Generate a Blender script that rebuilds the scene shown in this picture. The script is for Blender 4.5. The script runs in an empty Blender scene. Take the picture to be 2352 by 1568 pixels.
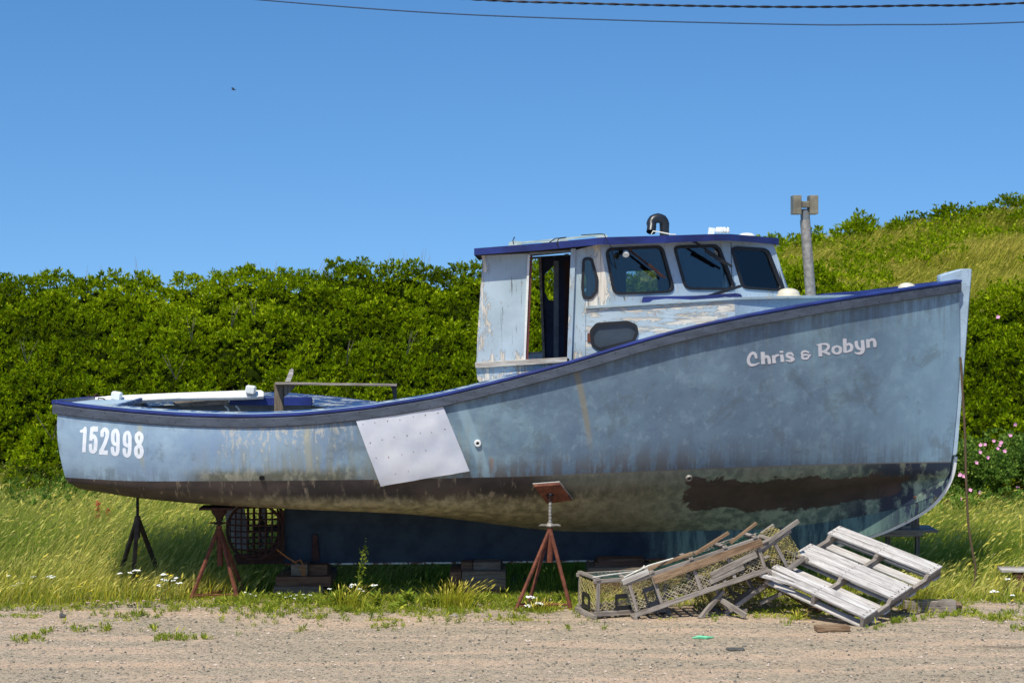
import bpy, bmesh, math, random
import numpy as np
from mathutils import Vector, Matrix
from mathutils.bvhtree import BVHTree
random.seed(7); RNG = np.random.default_rng(11)
scene = bpy.context.scene
COL = scene.collection
R = math.radians
V = Vector
# ---- camera constants: picture measures are on a 2352 x 1568 grid
F, CX, HY, CAMZ, CAMY = 4000.0, 1176.0, 680.0, 3.6, -20.0
CAM = V((0, CAMY, CAMZ))
def W(px, py, Y):
    d = Y - CAMY
    return V(((px-CX)*d/F, Y, CAMZ-(py-HY)*d/F))
def ray(px, py): return V(((px-CX)/F, 1.0, -(py-HY)/F))
def G(px, py, z=0.0):
    d = (CAMZ-z)*F/(py-HY)
    return V(((px-CX)*d/F, d+CAMY, z))

# ---------------------------------------------------------------- node helpers
class NT:
    def __init__(s, name):
        s.m = bpy.data.materials.new(name); s.m.use_nodes = True
        s.t = s.m.node_tree; s.t.nodes.clear()
        s.out = s.t.nodes.new('ShaderNodeOutputMaterial')
    def n(s, typ, **kw):
        nd = s.t.nodes.new('ShaderNode'+typ)
        for k, v in kw.items(): setattr(nd, k, v)
        return nd
    def put(s, sock, v):
        if isinstance(v, bpy.types.NodeSocket): s.t.links.new(v, sock)
        elif v is not None:
            if sock.type == 'RGBA' and len(v) == 3: v = (*v, 1)
            sock.default_value = v
    def tex(s, kind='Object'):
        return s.n('TexCoord').outputs[kind]
    def mapping(s, vec, scale=(1,1,1), loc=(0,0,0), rot=(0,0,0)):
        m = s.n('Mapping'); s.put(m.inputs['Vector'], vec)
        m.inputs['Scale'].default_value = scale; m.inputs['Location'].default_value = loc
        m.inputs['Rotation'].default_value = rot
        return m.outputs[0]
    def noise(s, vec, scale=5, detail=4, rough=.55, dist=0, out='Fac'):
        m = s.n('TexNoise'); s.put(m.inputs['Vector'], vec); m.inputs['Scale'].default_value = scale
        m.inputs['Detail'].default_value = detail; m.inputs['Roughness'].default_value = rough
        m.inputs['Distortion'].default_value = dist
        return m.outputs[out]
    def voro(s, vec, scale=5, feature='F1', out='Distance', rnd=1.0):
        m = s.n('TexVoronoi', feature=feature); s.put(m.inputs['Vector'], vec); m.inputs['Scale'].default_value = scale
        m.inputs['Randomness'].default_value = rnd
        return m.outputs[out]
    def math(s, op, a, b=0.5, clamp=False):
        m = s.n('Math', operation=op, use_clamp=clamp); s.put(m.inputs[0], a); s.put(m.inputs[1], b)
        return m.outputs[0]
    def mul(s, a, b): return s.math('MULTIPLY', a, b)
    def add(s, a, b): return s.math('ADD', a, b)
    def sub(s, a, b): return s.math('SUBTRACT', a, b)
    def step(s, x, lo, hi):        # smooth 0..1 between lo and hi (lo may exceed hi)
        m = s.n('MapRange', interpolation_type='SMOOTHSTEP')
        a, b, t0, t1 = (lo, hi, 0., 1.) if lo < hi else (hi, lo, 1., 0.)
        s.put(m.inputs['Value'], x); m.inputs['From Min'].default_value = a; m.inputs['From Max'].default_value = b
        m.inputs['To Min'].default_value = t0; m.inputs['To Max'].default_value = t1
        return m.outputs[0]
    def band(s, x, a, b, c, d): return s.mul(s.step(x, a, b), s.step(x, d, c))
    def mix(s, f, a, b, mode='MIX'):
        m = s.n('Mix', data_type='RGBA', blend_type=mode)
        s.put(m.inputs[0], f); s.put(m.inputs[6], a); s.put(m.inputs[7], b)
        return m.outputs[2]
    def sep(s, vec):
        m = s.n('SeparateXYZ'); s.put(m.inputs[0], vec); return m.outputs
    def comb(s, x, y, z=0.):
        m = s.n('CombineXYZ'); s.put(m.inputs[0], x); s.put(m.inputs[1], y); s.put(m.inputs[2], z); return m.outputs[0]
    def attr(s, name, out='Color'):
        m = s.n('Attribute'); m.attribute_name = name; return m.outputs[out]
    def bump(s, h, strength=.3, dist=.01, normal=None):
        m = s.n('Bump'); s.put(m.inputs['Height'], h); m.inputs['Strength'].default_value = strength
        m.inputs['Distance'].default_value = dist
        if normal is not None: s.put(m.inputs['Normal'], normal)
        return m.outputs[0]
    def bsdf(s, color, rough=.6, metal=0., normal=None, spec=None, **kw):
        m = s.n('BsdfPrincipled'); s.put(m.inputs['Base Color'], color); s.put(m.inputs['Roughness'], rough)
        s.put(m.inputs['Metallic'], metal)
        if normal is not None: s.put(m.inputs['Normal'], normal)
        if spec is not None: m.inputs['Specular IOR Level'].default_value = spec
        return m.outputs[0]
    def done(s, sh):
        s.t.links.new(sh, s.out.inputs['Surface']); return s.m
def S(r, g, b):
    f = lambda c: (c/255/12.92) if c/255 <= .04045 else ((c/255+.055)/1.055)**2.4
    return (f(r), f(g), f(b))

# ---------------------------------------------------------------- materials
MAT = {}
def simple(name, col, rough=.6, metal=0., var=.25, scale=8, bump=.15, spec=None, stretch=(1,1,1), dark=None):
    k = NT(name); v = k.mapping(k.tex(), scale=stretch)
    n1 = k.noise(v, scale, 6, .6); n2 = k.noise(v, scale*6, 4, .6)
    d = dark or tuple(c*(1-var) for c in col); l = tuple(min(1, c*(1+var)) for c in col)
    c = k.mix(k.step(n1, .3, .7), d, l)
    c = k.mix(k.mul(k.step(n2, .5, .75), .5), c, tuple(x*.55 for x in d))
    MAT[name] = k.done(k.bsdf(c, k.add(k.mul(n2, .25), rough-.12), metal, k.bump(n2, bump, .01), spec))
    return MAT[name]

def weather_wood(name, base, pale, crack=(.05,.045,.04), axis='X', bumpy=.5):
    k = NT(name); st = {'X': (1, 14, 14), 'Y': (14, 1, 14), 'Z': (14, 14, 1)}[axis]
    rnd = k.n('ObjectInfo').outputs['Random']
    o = k.tex()
    off = k.n('VectorMath', operation='ADD'); k.put(off.inputs[0], o); k.put(off.inputs[1], k.comb(k.mul(rnd, 31.), k.mul(rnd, 17.), 0.))
    v = k.mapping(off.outputs[0], scale=st)
    g = k.noise(v, 3.2, 8, .65, .6); f = k.noise(v, 11, 6, .7); b = k.noise(off.outputs[0], 5, 4)
    c = k.mix(k.step(g, .32, .68), base, pale)
    c = k.mix(k.mul(k.step(b, .5, .72), .35), c, tuple(x*.6 for x in base))
    c = k.mix(k.mul(k.step(f, .6, .72), .7), c, crack)
    kn = k.step(k.voro(k.mapping(off.outputs[0], scale=tuple(1 if q == 1 else 3 for q in st)), 6.5), .10, .05)
    c = k.mix(k.mul(kn, .65), c, crack)
    MAT[name] = k.done(k.bsdf(c, .85, 0, k.bump(k.add(g, k.mul(f, .6)), bumpy, .012), .25))
    return MAT[name]

weather_wood('pale_wood', S(150,140,128), S(206,200,190))
weather_wood('grey_wood', S(112,102,92), S(165,155,143))
weather_wood('brown_wood', S(104,80,58), S(158,132,104))
weather_wood('dark_timber', S(84,56,40), S(120,90,68))
weather_wood('block_timber', S(92,80,66), S(128,114,96))
weather_wood('post_wood', S(90,82,74), S(140,132,120), axis='Z')
weather_wood('board_wood', S(158,150,142), S(212,207,200), crack=(.09,.08,.07))
simple('rust_steel', S(112,62,42), .8, .1, .4, 14, .4)
simple('rust_dark', S(62,36,28), .85, .1, .4, 14, .4)
simple('stand_steel', S(66,56,50), .75, .2, .5, 9, .3)
simple('dark_steel', S(44,44,44), .7, .3, .4, 10, .3)
simple('grey_steel', S(158,152,142), .55, .4, .3, 20, .3)
simple('grey_rail', S(68,75,86), .6, 0, .28, 3, .2, stretch=(1,4,4))
simple('white_paint', S(226,224,216), .5, 0, .06, 6, .15)
simple('white_plastic', S(232,232,226), .35, 0, .03, 8, .05)
simple('pale_blue_paint', S(156,176,190), .6, 0, .12, 4, .2)
simple('black_plastic', S(36,38,42), .35, 0, .15, 10, .05)
simple('rubber', S(26,27,30), .55, 0, .2, 20, .1)
simple('cream_dome', S(214,204,180), .35, 0, .08, 10, .05)
simple('green_net', S(18,70,60), .7, 0, .3, 30, .1)
simple('yellow_net', S(170,156,92), .7, 0, .25, 20, .1)
simple('tan_net', S(196,184,148), .7, 0, .2, 20, .1)
simple('rope_white', S(214,208,192), .8, 0, .12, 40, .2)
simple('rope_brown', S(92,74,52), .85, 0, .2, 40, .2)
simple('rope_orange', S(160,96,40), .85, 0, .2, 40, .2)
simple('stone', S(150,140,124), .85, 0, .25, 14, .5)
simple('dark_stone', S(84,82,76), .85, 0, .25, 14, .5)
simple('maroon_trim', S(96,44,38), .6, 0, .25, 8, .2)
simple('inner_navy', S(38,46,70), .7, 0, .25, 4, .1)
simple('inner_brown', S(64,30,26), .7, 0, .25, 4, .1)
simple('inner_grey', S(118,124,128), .75, 0, .2, 4, .2)
simple('cable_black', S(20,24,34), .6, 0, .1, 10, .1)
simple('cap_steel', S(140,132,112), .55, .5, .3, 6, .3)
simple('cable_blue', S(58,86,118), .5, 0, .1, 10, .1)
simple('spray_green', S(40,140,90), .4, 0, .05, 10, .05)
simple('mint_plastic', S(110,200,150), .5, 0, .05, 10, .05)
simple('bird_grey', S(70,70,66), .8, 0, .1, 10, .05)
simple('decal_white', S(228,232,236), .55, 0, .07, 16, .03)
simple('decal_grey', S(206,204,206), .5, 0, .05, 9, .05)
simple('decal_edge', S(128,122,128), .5, 0, .05, 9, .05)

def blue_cap():
    k = NT('royal_blue_paint'); o = k.tex()
    n = k.noise(o, 3, 5); f = k.noise(k.mapping(o, scale=(3,12,12)), 9, 6, .7)
    c = k.mix(k.step(n, .3, .7), S(24,34,86), S(38,52,120))
    c = k.mix(k.mul(k.step(f, .62, .7), .6), c, S(120,140,180))
    MAT['royal_blue'] = k.done(k.bsdf(c, .42, 0, k.bump(f, .12, .01)))
blue_cap()
def worn_blue():
    k = NT('worn_blue_paint'); o = k.tex()
    f = k.noise(k.mapping(o, scale=(.45,6,6)), 5, 7, .7); g = k.noise(k.mapping(o, scale=(.5,8,8)), 9, 5, .7)
    c = k.mix(k.step(f, .5, .56), S(44,84,134), S(176,184,186))
    c = k.mix(k.mul(k.step(g, .58, .68), .8), c, S(96,80,66))
    MAT['worn_blue'] = k.done(k.bsdf(c, .7, 0, k.bump(f, .3, .01)))
worn_blue()

def peeling(name, axis, amount, blue=S(172,188,196)):
    """Old pale-blue paint on plywood: grain checks, chips down to cream primer and grey wood."""
    k = NT(name); o = k.tex()
    if axis == 'Z': s1, s2 = (8, 8, 2.4), (30, 30, 1.4)
    else: s1, s2 = (1.3, 9, 7), (2.0, 20, 26)
    n0 = k.noise(o, 1.6, 5, .6, .4)
    chip = k.noise(k.mapping(o, scale=s1), 1.9, 9, .72, .5)
    fine = k.noise(k.mapping(o, scale=s2), 1.6, 6, .65)
    big = k.noise(o, .9, 3)
    base = k.mix(k.step(n0, .3, .7), tuple(x*.86 for x in blue), tuple(min(1, x*1.12) for x in blue))
    base = k.mix(k.mul(k.step(big, .45, .65), .4), base, S(140,160,160))
    sx = k.sep(o); x, z = sx[0], sx[2]
    th = k.add(chip, k.mul(k.sub(big, .5), .35))
    if name == 'peel_vertical':
        wear = k.math('MAXIMUM', k.step(x, -.12, -.42), k.math('MAXIMUM', k.step(z, 3.12, 2.86), k.step(x, .72, .95)))
        th = k.add(th, k.sub(k.mul(wear, .17), .09))
    a0 = .66 - amount*.22
    m = k.step(th, a0, a0+.025)
    ring = k.band(th, a0-.03, a0-.01, a0+.005, a0+.02)
    wood = k.mix(k.step(fine, .4, .62), S(222,214,198), S(178,168,152))
    c = k.mix(m, base, wood)
    c = k.mix(k.mul(ring, .45), c, S(92,86,80))
    ck = k.step(fine, .63, .70)
    c = k.mix(k.mul(ck, .75), c, S(70,62,56))
    rust = k.mul(k.step(k.noise(o, 7, 3), .68, .75), .5)
    c = k.mix(rust, c, S(146,110,72))
    h = k.add(k.mul(k.sub(1., m), .6), k.mul(fine, -.5))
    MAT[name] = k.done(k.bsdf(c, .7, 0, k.bump(h, .45, .008)))
peeling('peel_vertical', 'Z', .45)
peeling('peel_horizontal', 'X', .66)
peeling('peel_light', 'Z', .25, S(166,182,194))
peeling('peel_deck', 'X', .25, S(160,180,190))

def hull_mat():
    k = NT('hull_paint'); uv = k.tex('UV'); o = k.tex()
    s = k.sep(uv); u, v = s[0], s[1]       # u: bow-wards 0..1, v: 0 sheer, .4 paint line, 1 garboard
    ox = k.sep(o)
    x, z = ox[0], ox[2]
    blotch = k.noise(k.mapping(o, scale=(1, 1, 1.3)), 1.5, 7, .62, .3)
    fine = k.noise(k.mapping(o, scale=(1.2, 1, 1)), 7, 7, .65, .3)
    wide = k.noise(k.mapping(o, scale=(.5, 1, .3)), 1.1, 4)
    streakv = k.noise(k.mapping(o, scale=(9, 1, .7)), 1.4, 7, .65)
    grain = k.noise(k.mapping(o, scale=(1.4, 9, 14)), 3, 5, .6)
    c = k.mix(k.step(blotch, .3, .72), S(97,120,134), S(131,157,168))
    c = k.mix(k.mul(k.step(wide, .45, .62), .75), c, S(100,120,138))
    c = k.mix(k.mul(k.step(fine, .53, .62), .24), c, S(148,172,182))
    md = k.noise(o, 3.6, 6, .7, .6)
    c = k.mix(k.mul(k.step(md, .44, .60), .30), c, S(84,98,120))
    c = k.mix(k.mul(k.step(k.noise(o, 21, 4, .7), .6, .72), .3), c, S(84,94,106))
    c = k.mix(k.mul(k.step(grain, .55, .75), .25), c, S(96,108,122))
    aft = k.step(u, .40, .22)
    c = k.mix(k.mul(aft, .62), c, k.mix(k.step(blotch, .35, .65), S(140,164,190), S(164,186,202)))
    bow = k.step(u, .84, 1.0)
    c = k.mix(k.mul(bow, .45), c, S(150,182,200))
    # repaired pale section just forward of the patch
    rep = k.mul(k.band(k.add(u, k.mul(v, -.085)), .425, .43, .437, .441), .6)
    c = k.mix(rep, c, S(150,174,182))
    g1 = k.mul(k.band(u, .12, .22, .42, .5), k.step(k.add(v, k.mul(fine, .1)), .08, .42))
    c = k.mix(k.mul(k.mul(g1, k.step(streakv, .42, .62)), .75), c, S(138,140,122))
    c = k.mix(k.mul(k.mul(k.band(u,.15,.2,.3,.34), k.step(k.add(k.noise(k.mapping(o, scale=(2.2,1,1)), 9, 8, .75), k.mul(v,-.4)), .47, .52)), .6), c, S(196,186,164))
    g2 = k.mul(k.band(u, .12, .17, .30, .36), k.step(k.add(v, k.mul(blotch, .12)), .36, .43))
    c = k.mix(k.mul(g2, .85), c, k.mix(k.step(fine, .45, .6), S(92,88,56), S(160,152,120)))
    # dirt under the rail and above the paint line
    dr = k.mul(k.step(v, .12, .02), k.step(streakv, .38, .62))
    c = k.mix(k.mul(dr, .55), c, S(84,90,92))
    lw = k.mul(k.step(v, .28, .40), k.step(k.add(streakv, k.mul(k.sub(fine,.5),.5)), .44, .56))
    c = k.mix(k.mul(lw, .42), c, S(88,94,98))
    br = k.mul(k.mul(k.step(v, .28, .4), k.band(u, .42, .47, .66, .78)), k.step(k.add(streakv, k.mul(k.sub(fine,.5),.6)), .40, .56))
    c = k.mix(k.mul(br, .58), c, S(96,84,76))
    drips = k.mul(k.mul(k.step(k.noise(k.mapping(o, scale=(22, 1, .5)), 1.5, 3), .62, .7), k.step(v, .33, .1)), .35)
    c = k.mix(drips, c, S(120,118,104))
    scr = k.noise(k.mapping(o, scale=(1.3, 1, 26), rot=(0, R(-6), 0)), 2.2, 4, .6)
    c = k.mix(k.mul(k.step(scr, .70, .72), .35), c, S(70,80,88))
    chips = k.step(k.noise(k.mapping(o, scale=(1, 1, 1.5)), 12, 6, .75), .74, .755)
    c = k.mix(k.mul(chips, .7), c, S(186,190,182))
    gr = k.mul(k.step(k.noise(k.mapping(o, scale=(.9, 1, .8)), 2.3, 8, .72, .6), .54, .62), .4)
    c = k.mix(gr, c, S(92,102,104))
    # rust runs at given places along the hull
    def run(u0, w, v0, v1, col, f, lean=0.0):
        uu = k.sub(k.add(u, k.mul(v, lean)), u0)
        d = k.math('ABSOLUTE', k.add(uu, k.mul(k.sub(streakv, .5), .004)))
        mk = k.mul(k.step(d, w, w*.25), k.band(v, v0, v0+.02, v1-.12, v1))
        return k.mix(k.mul(mk, f), c, col)
    c = run(.560, .0048, .03, .34, S(146,132,96), .55, -.06)
    c = run(.276, .006, .06, .40, S(168,160,120), .5, -.0)
    c = run(.094, .004, .06, .36, S(170,166,130), .5, 0)
    c = run(.505, .0030, .085, .125, S(150,92,40), .9, 0)
    c = run(.462, .004, .30, .42, S(150,110,70), .5, -.03)
    # ------- bottom paint
    b0 = k.mix(k.step(blotch, .35, .65), S(50,46,46), S(78,68,62))
    olive = k.mix(k.step(fine, .35, .65), S(116,110,86), S(172,162,132))
    diag = k.noise(k.mapping(o, scale=(7, 3, 1.6), rot=(0, R(38), 0)), 1.8, 7, .65)
    vv = k.add(v, k.mul(k.sub(diag, .5), .22))
    c2 = k.mix(k.mul(k.step(vv, .50, .62), k.step(u, .12, .3)), b0, olive)
    c2 = k.mix(k.mul(k.step(diag, .56, .68), .7), c2, S(150,136,114))
    c2 = k.mix(k.mul(k.mul(k.band(u,.5,.58,2,3), k.step(v,.54,.44)), .8), c2, k.mix(k.step(fine,.38,.62), S(108,110,94), S(134,134,116)))
    c2 = k.mix(k.mul(k.step(u,.5,.62), .55), c2, k.mix(k.step(diag,.3,.7), S(112,114,98), S(152,152,132)))
    fw = k.step(u, .62, .74)
    green = k.mix(k.step(fine, .38, .62), S(92,112,102), S(150,166,144))
    c2 = k.mix(k.mul(fw, k.step(k.add(v, k.mul(blotch,.3)), .50, .66)), c2, green)
    navy = k.mul(k.step(u, .84, .93), k.step(k.noise(k.mapping(o, scale=(2.2,1,1.2)), 1.6, 7, .68), .40, .52))
    c2 = k.mix(navy, c2, S(42,52,68))
    # red-brown primer patch, ragged outline
    e = k.mul(k.sub(k.noise(k.mapping(o, scale=(1, 1, 1.6)), 3.2, 9, .72, .6), .5), .24)
    uu = k.add(u, k.mul(e, .25)); v2 = k.add(v, e)
    lo = k.add(.765, k.mul(k.math('POWER', k.math('ABSOLUTE', k.sub(u, .84)), 2.), -5.0))
    red = k.mul(k.band(uu, .688, .692, .948, .953), k.mul(k.step(v2, .452, .462), k.step(k.sub(v2, lo), .01, -.01)))
    rc = k.mix(k.step(blotch, .35, .65), S(58,47,47), S(80,64,62))
    c2 = k.mix(k.mul(red, .94), c2, rc)
    spk = k.step(k.noise(o, 26, 3, .6), .68, .74)
    c2 = k.mix(k.mul(spk, .5), c2, S(28,26,24))
    ln = k.noise(k.mapping(o, scale=(1, 1, .2)), 1.5, 2)
    below = k.step(v, .3985, .4015)
    c = k.mix(below, c, c2)
    edge = k.mul(k.band(v, .3955, .398, .402, .405), k.step(u, .45, .6))
    c = k.mix(k.mul(edge, .5), c, S(120,112,100))
    MAT['hull'] = k.done(k.bsdf(c, k.add(k.mul(fine, .25), .45), 0, k.bump(k.add(k.mul(blotch, 1.), k.mul(fine, .5)), .12, .02), .35))
hull_mat()
def keel_mat():
    k = NT('keel_paint'); o = k.tex(); x = k.sep(o)[0]
    f = k.noise(o, 4, 7, .65); g = k.noise(k.mapping(o, scale=(1,1,1)), 16, 5, .65)
    st = k.noise(k.mapping(o, scale=(6,1,1.2)), 1.6, 6, .65)
    c = k.mix(k.step(f, .35, .65), S(34,44,54), S(48,60,68))
    fw = k.step(k.add(x, k.mul(f, .8)), 1.9, 2.6)
    c = k.mix(fw, c, k.mix(k.step(st, .4, .6), S(66,86,86), S(110,136,124)))
    nv = k.mul(k.step(x, 4.3, 4.9), k.step(st, .46, .54))
    c = k.mix(nv, c, S(38,48,66))
    yl = k.mul(k.step(x, 4.7, 5.1), k.step(f, .55, .65))
    c = k.mix(k.mul(yl,.7), c, S(112,104,60))
    c = k.mix(k.mul(k.step(g, .62, .7), .6), c, S(30,30,34))
    MAT['keel'] = k.done(k.bsdf(c, .75, 0, k.bump(g, .2, .01), .3))
keel_mat()
def band_mat():
    k = NT('stem_band_paint'); o = k.tex()
    f = k.noise(k.mapping(o, scale=(3,1,3)), 3, 5, .7)
    c = k.mix(k.step(f, .66, .7), S(232,230,226), S(46,44,46))
    MAT['band'] = k.done(k.bsdf(c, .6, 0))
    k = NT('keel_shoe_paint'); o = k.tex(); x = k.sep(o)[0]
    f = k.noise(k.mapping(o, scale=(3,1,3)), 5, 6, .7); h = k.noise(k.mapping(o, scale=(.6,1,1)), 1.6, 3)
    c = k.mix(k.step(f, .45, .55), S(190,186,172), S(96,62,44))
    c = k.mix(k.step(h, .5, .6), c, S(112,58,36))
    MAT['shoe'] = k.done(k.bsdf(c, .8, 0))
band_mat()
def glass_mat():
    k = NT('tinted_glass')
    tr = k.n('BsdfTransparent'); tr.inputs[0].default_value = (.80, .86, .86, 1)
    gl = k.n('BsdfGlossy'); gl.inputs['Roughness'].default_value = .04; gl.inputs[0].default_value = (1, 1, 1, 1)
    fr = k.n('Fresnel'); fr.inputs[0].default_value = 1.5
    m = k.n('MixShader'); k.put(m.inputs[0], k.add(k.mul(fr.outputs[0], 1.), .01))
    k.put(m.inputs[1], tr.outputs[0]); k.put(m.inputs[2], gl.outputs[0])
    MAT['glass'] = k.done(m.outputs[0])
    k = NT('dusty_glass'); n = k.noise(k.tex(), 5, 4)
    MAT['dusty_glass'] = k.done(k.bsdf(k.mix(n, S(36,48,60), S(66,78,88)), .12, 0))
glass_mat()
def patch_mat():
    k = NT('sheet_metal_patch'); o = k.tex()
    n = k.noise(o, 2, 4); f = k.noise(o, 14, 6, .7)
    c = k.mix(k.step(n, .3, .7), S(186,190,200), S(214,214,216))
    c = k.mix(k.mul(k.step(f, .66, .74), .35), c, S(196,182,150))
    MAT['patch'] = k.done(k.bsdf(c, .45, 0, k.bump(n, .3, .02)))
patch_mat()
def leaf_mat(name, dark, mid, light, trans=.35, rough=.42):
    k = NT(name); a = k.attr('tint'); t = k.sep(a)[0]
    c = k.mix(k.step(t, 0., .55), dark, mid); c = k.mix(k.step(t, .5, 1.), c, light)
    p = k.n('BsdfPrincipled'); k.put(p.inputs['Base Color'], c); p.inputs['Roughness'].default_value = rough
    p.inputs['Specular IOR Level'].default_value = .07
    tr = k.n('BsdfTranslucent'); k.put(tr.inputs[0], k.mix(.5, c, light))
    m = k.n('MixShader'); m.inputs[0].default_value = trans
    k.put(m.inputs[1], p.outputs[0]); k.put(m.inputs[2], tr.outputs[0])
    MAT[name] = k.done(m.outputs[0])
leaf_mat('shrub_leaf', (.045,.075,.001), (.185,.275,.001), (.52,.60,.015))
leaf_mat('rose_leaf', (.05,.10,.02), (.14,.25,.03), (.30,.42,.08))
leaf_mat('grass_leaf', (.10,.18,.015), (.25,.35,.04), (.74,.66,.18), .4, .6)
leaf_mat('hill_leaf', (.11,.15,.01), (.28,.30,.02), (.55,.46,.09), .35, .6)
leaf_mat('weed_leaf', (.08,.14,.015), (.24,.32,.03), (.55,.55,.07), .35, .5)
leaf_mat('dry_grass_leaf', (.16,.19,.01), (.50,.46,.03), (.85,.70,.14), .3, .6)
simple('twigs', S(30,40,8), 1.0, 0, .4, 6, .2, spec=0)
simple('bare_twig', S(140,124,108), .9, 0, .2, 6, .3)
simple('petal_white', S(238,238,228), .6, 0, .04, 20, .02)
simple('petal_pink', S(232,160,196), .6, 0, .1, 20, .02)
simple('petal_clover', S(206,170,156), .6, 0, .1, 20, .02)
simple('petal_yellow', S(244,214,30), .5, 0, .05, 20, .02)
simple('dock_seed', S(166,84,44), .8, 0, .2, 20, .1)
simple('plant_stem', S(86,104,40), .7, 0, .2, 20, .1)

def ground_mat():
    k = NT('gravel_surface'); o = k.tex(); s = k.sep(o); x, y = s[0], s[1]
    ruts = k.noise(k.mapping(o, scale=(.22, 1.6, 1), rot=(0, 0, R(2))), 1.6, 6, .6, .3)
    big = k.noise(o, .8, 5, .6); mid = k.noise(o, 9, 6, .65); fine = k.noise(o, 42, 5, .7)
    st = k.voro(o, 46); st2 = k.voro(o, 46, out='Color'); st3 = k.voro(k.mapping(o, loc=(3,1,0)), 24); st4 = k.voro(k.mapping(o, loc=(3,1,0)), 24, out='Color')
    c = k.mix(k.step(mid, .3, .7), S(160,145,124), S(198,175,148))
    c = k.mix(k.mul(k.step(ruts, .42, .6), .5), c, S(156,144,120))
    c = k.mix(k.mul(k.step(ruts, .5, .40), .55), c, S(208,176,146))
    c = k.mix(k.mul(k.step(big, .5, .68), .25), c, S(200,164,130))
    cov = k.add(k.mul(k.step(ruts, .36, .58), .55), .3)
    s0 = k.sep(st4); m2 = k.mul(k.step(st3, .46, .34), k.step(s0[0], .35, .4)); m2 = k.mul(m2, cov)
    c = k.mix(k.mul(m2, .85), c, k.mix(k.step(s0[1], .2, .9), S(86,87,80), S(208,190,162)))
    m1 = k.mul(k.step(st, .44, .34), k.step(k.sep(st2)[0], .28, .33))
    c = k.mix(k.mul(m1, .8), c, k.mix(k.sep(st2)[1], S(78,78,72), S(214,198,172)))
    big3 = k.voro(k.mapping(o, loc=(5,2,0)), 11); bc = k.sep(k.voro(k.mapping(o, loc=(5,2,0)), 11, out='Color'))
    m3 = k.mul(k.step(big3, .22, .17), k.step(bc[0], .74, .76))
    c = k.mix(m3, c, k.mix(bc[1], S(92,94,96), S(150,142,134)))
    c = k.mix(k.mul(k.step(fine, .5, .7), .5), c, S(118,108,92))
    h = k.add(k.mul(m1, .8), k.add(k.mul(m2, 1.4), k.add(k.mul(m3, 2.), k.add(k.mul(fine, .9), k.mul(mid, .8)))))
    # green film and soil towards the meadow
    e = k.add(y, k.mul(k.sub(k.noise(o, 1.1, 6, .65), .5), 2.4))
    c = k.mix(k.mul(k.step(e, .2, 1.3), .85), c, k.mix(k.step(fine, .4, .6), S(98,92,60), S(138,128,78)))
    c = k.mix(k.step(y, 1.5, 3.2), c, k.mix(mid, S(60,58,30), S(86,80,44)))
    MAT['gravel'] = k.done(k.bsdf(c, .95, 0, k.bump(h, .7, .02), .15))
    k = NT('hillside_soil'); o = k.tex(); n = k.noise(o, 3, 6, .65); f = k.noise(o, 18, 5, .7)
    c = k.mix(k.step(n, .35, .65), S(84,90,34), S(128,128,54)); c = k.mix(k.mul(k.step(f, .5, .7), .5), c, S(60,58,30))
    MAT['hill'] = k.done(k.bsdf(c, .95, 0, k.bump(f, .5, .03), .1))
ground_mat()

# ---------------------------------------------------------------- object helpers
def finish(o, label=None, cat=None, group=None, kind=None):
    if label: o['label'] = label
    if cat: o['category'] = cat
    if group: o['group'] = group
    if kind: o['kind'] = kind
    return o
def thing(name, label, cat, loc=(0,0,0), group=None):
    e = bpy.data.objects.new(name, None); COL.objects.link(e); e.location = loc; e.empty_display_size = .2
    return finish(e, label, cat, group)
def wloc(o):
    p = V(o.location) if o else V((0,0,0))
    while o and o.parent: o = o.parent; p = p + V(o.location)
    return p
def link_mesh(name, me, mats, parent=None, smooth=False, bevel=0, axis=None):
    org = wloc(parent)
    if axis is not None:            # grain runs along the object's own X
        ax = V(axis).normalized(); cen = V(me.vertices[0].co); q = ax.to_track_quat('X', 'Z')
        me.transform(q.to_matrix().to_4x4().inverted() @ Matrix.Translation(-cen))
    elif parent is not None:
        me.transform(Matrix.Translation(-org))
    o = bpy.data.objects.new(name, me); COL.objects.link(o)
    if axis is not None: o.location = cen-org; o.rotation_euler = q.to_euler()
    for m in (mats if isinstance(mats, (list, tuple)) else [mats]): me.materials.append(MAT[m])
    if parent is not None: o.parent = parent
    if smooth: me.polygons.foreach_set('use_smooth', [True]*len(me.polygons))
    if bevel:
        b = o.modifiers.new('Bevel', 'BEVEL'); b.width = bevel; b.segments = 1; b.limit_method = 'ANGLE'
    return o
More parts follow.
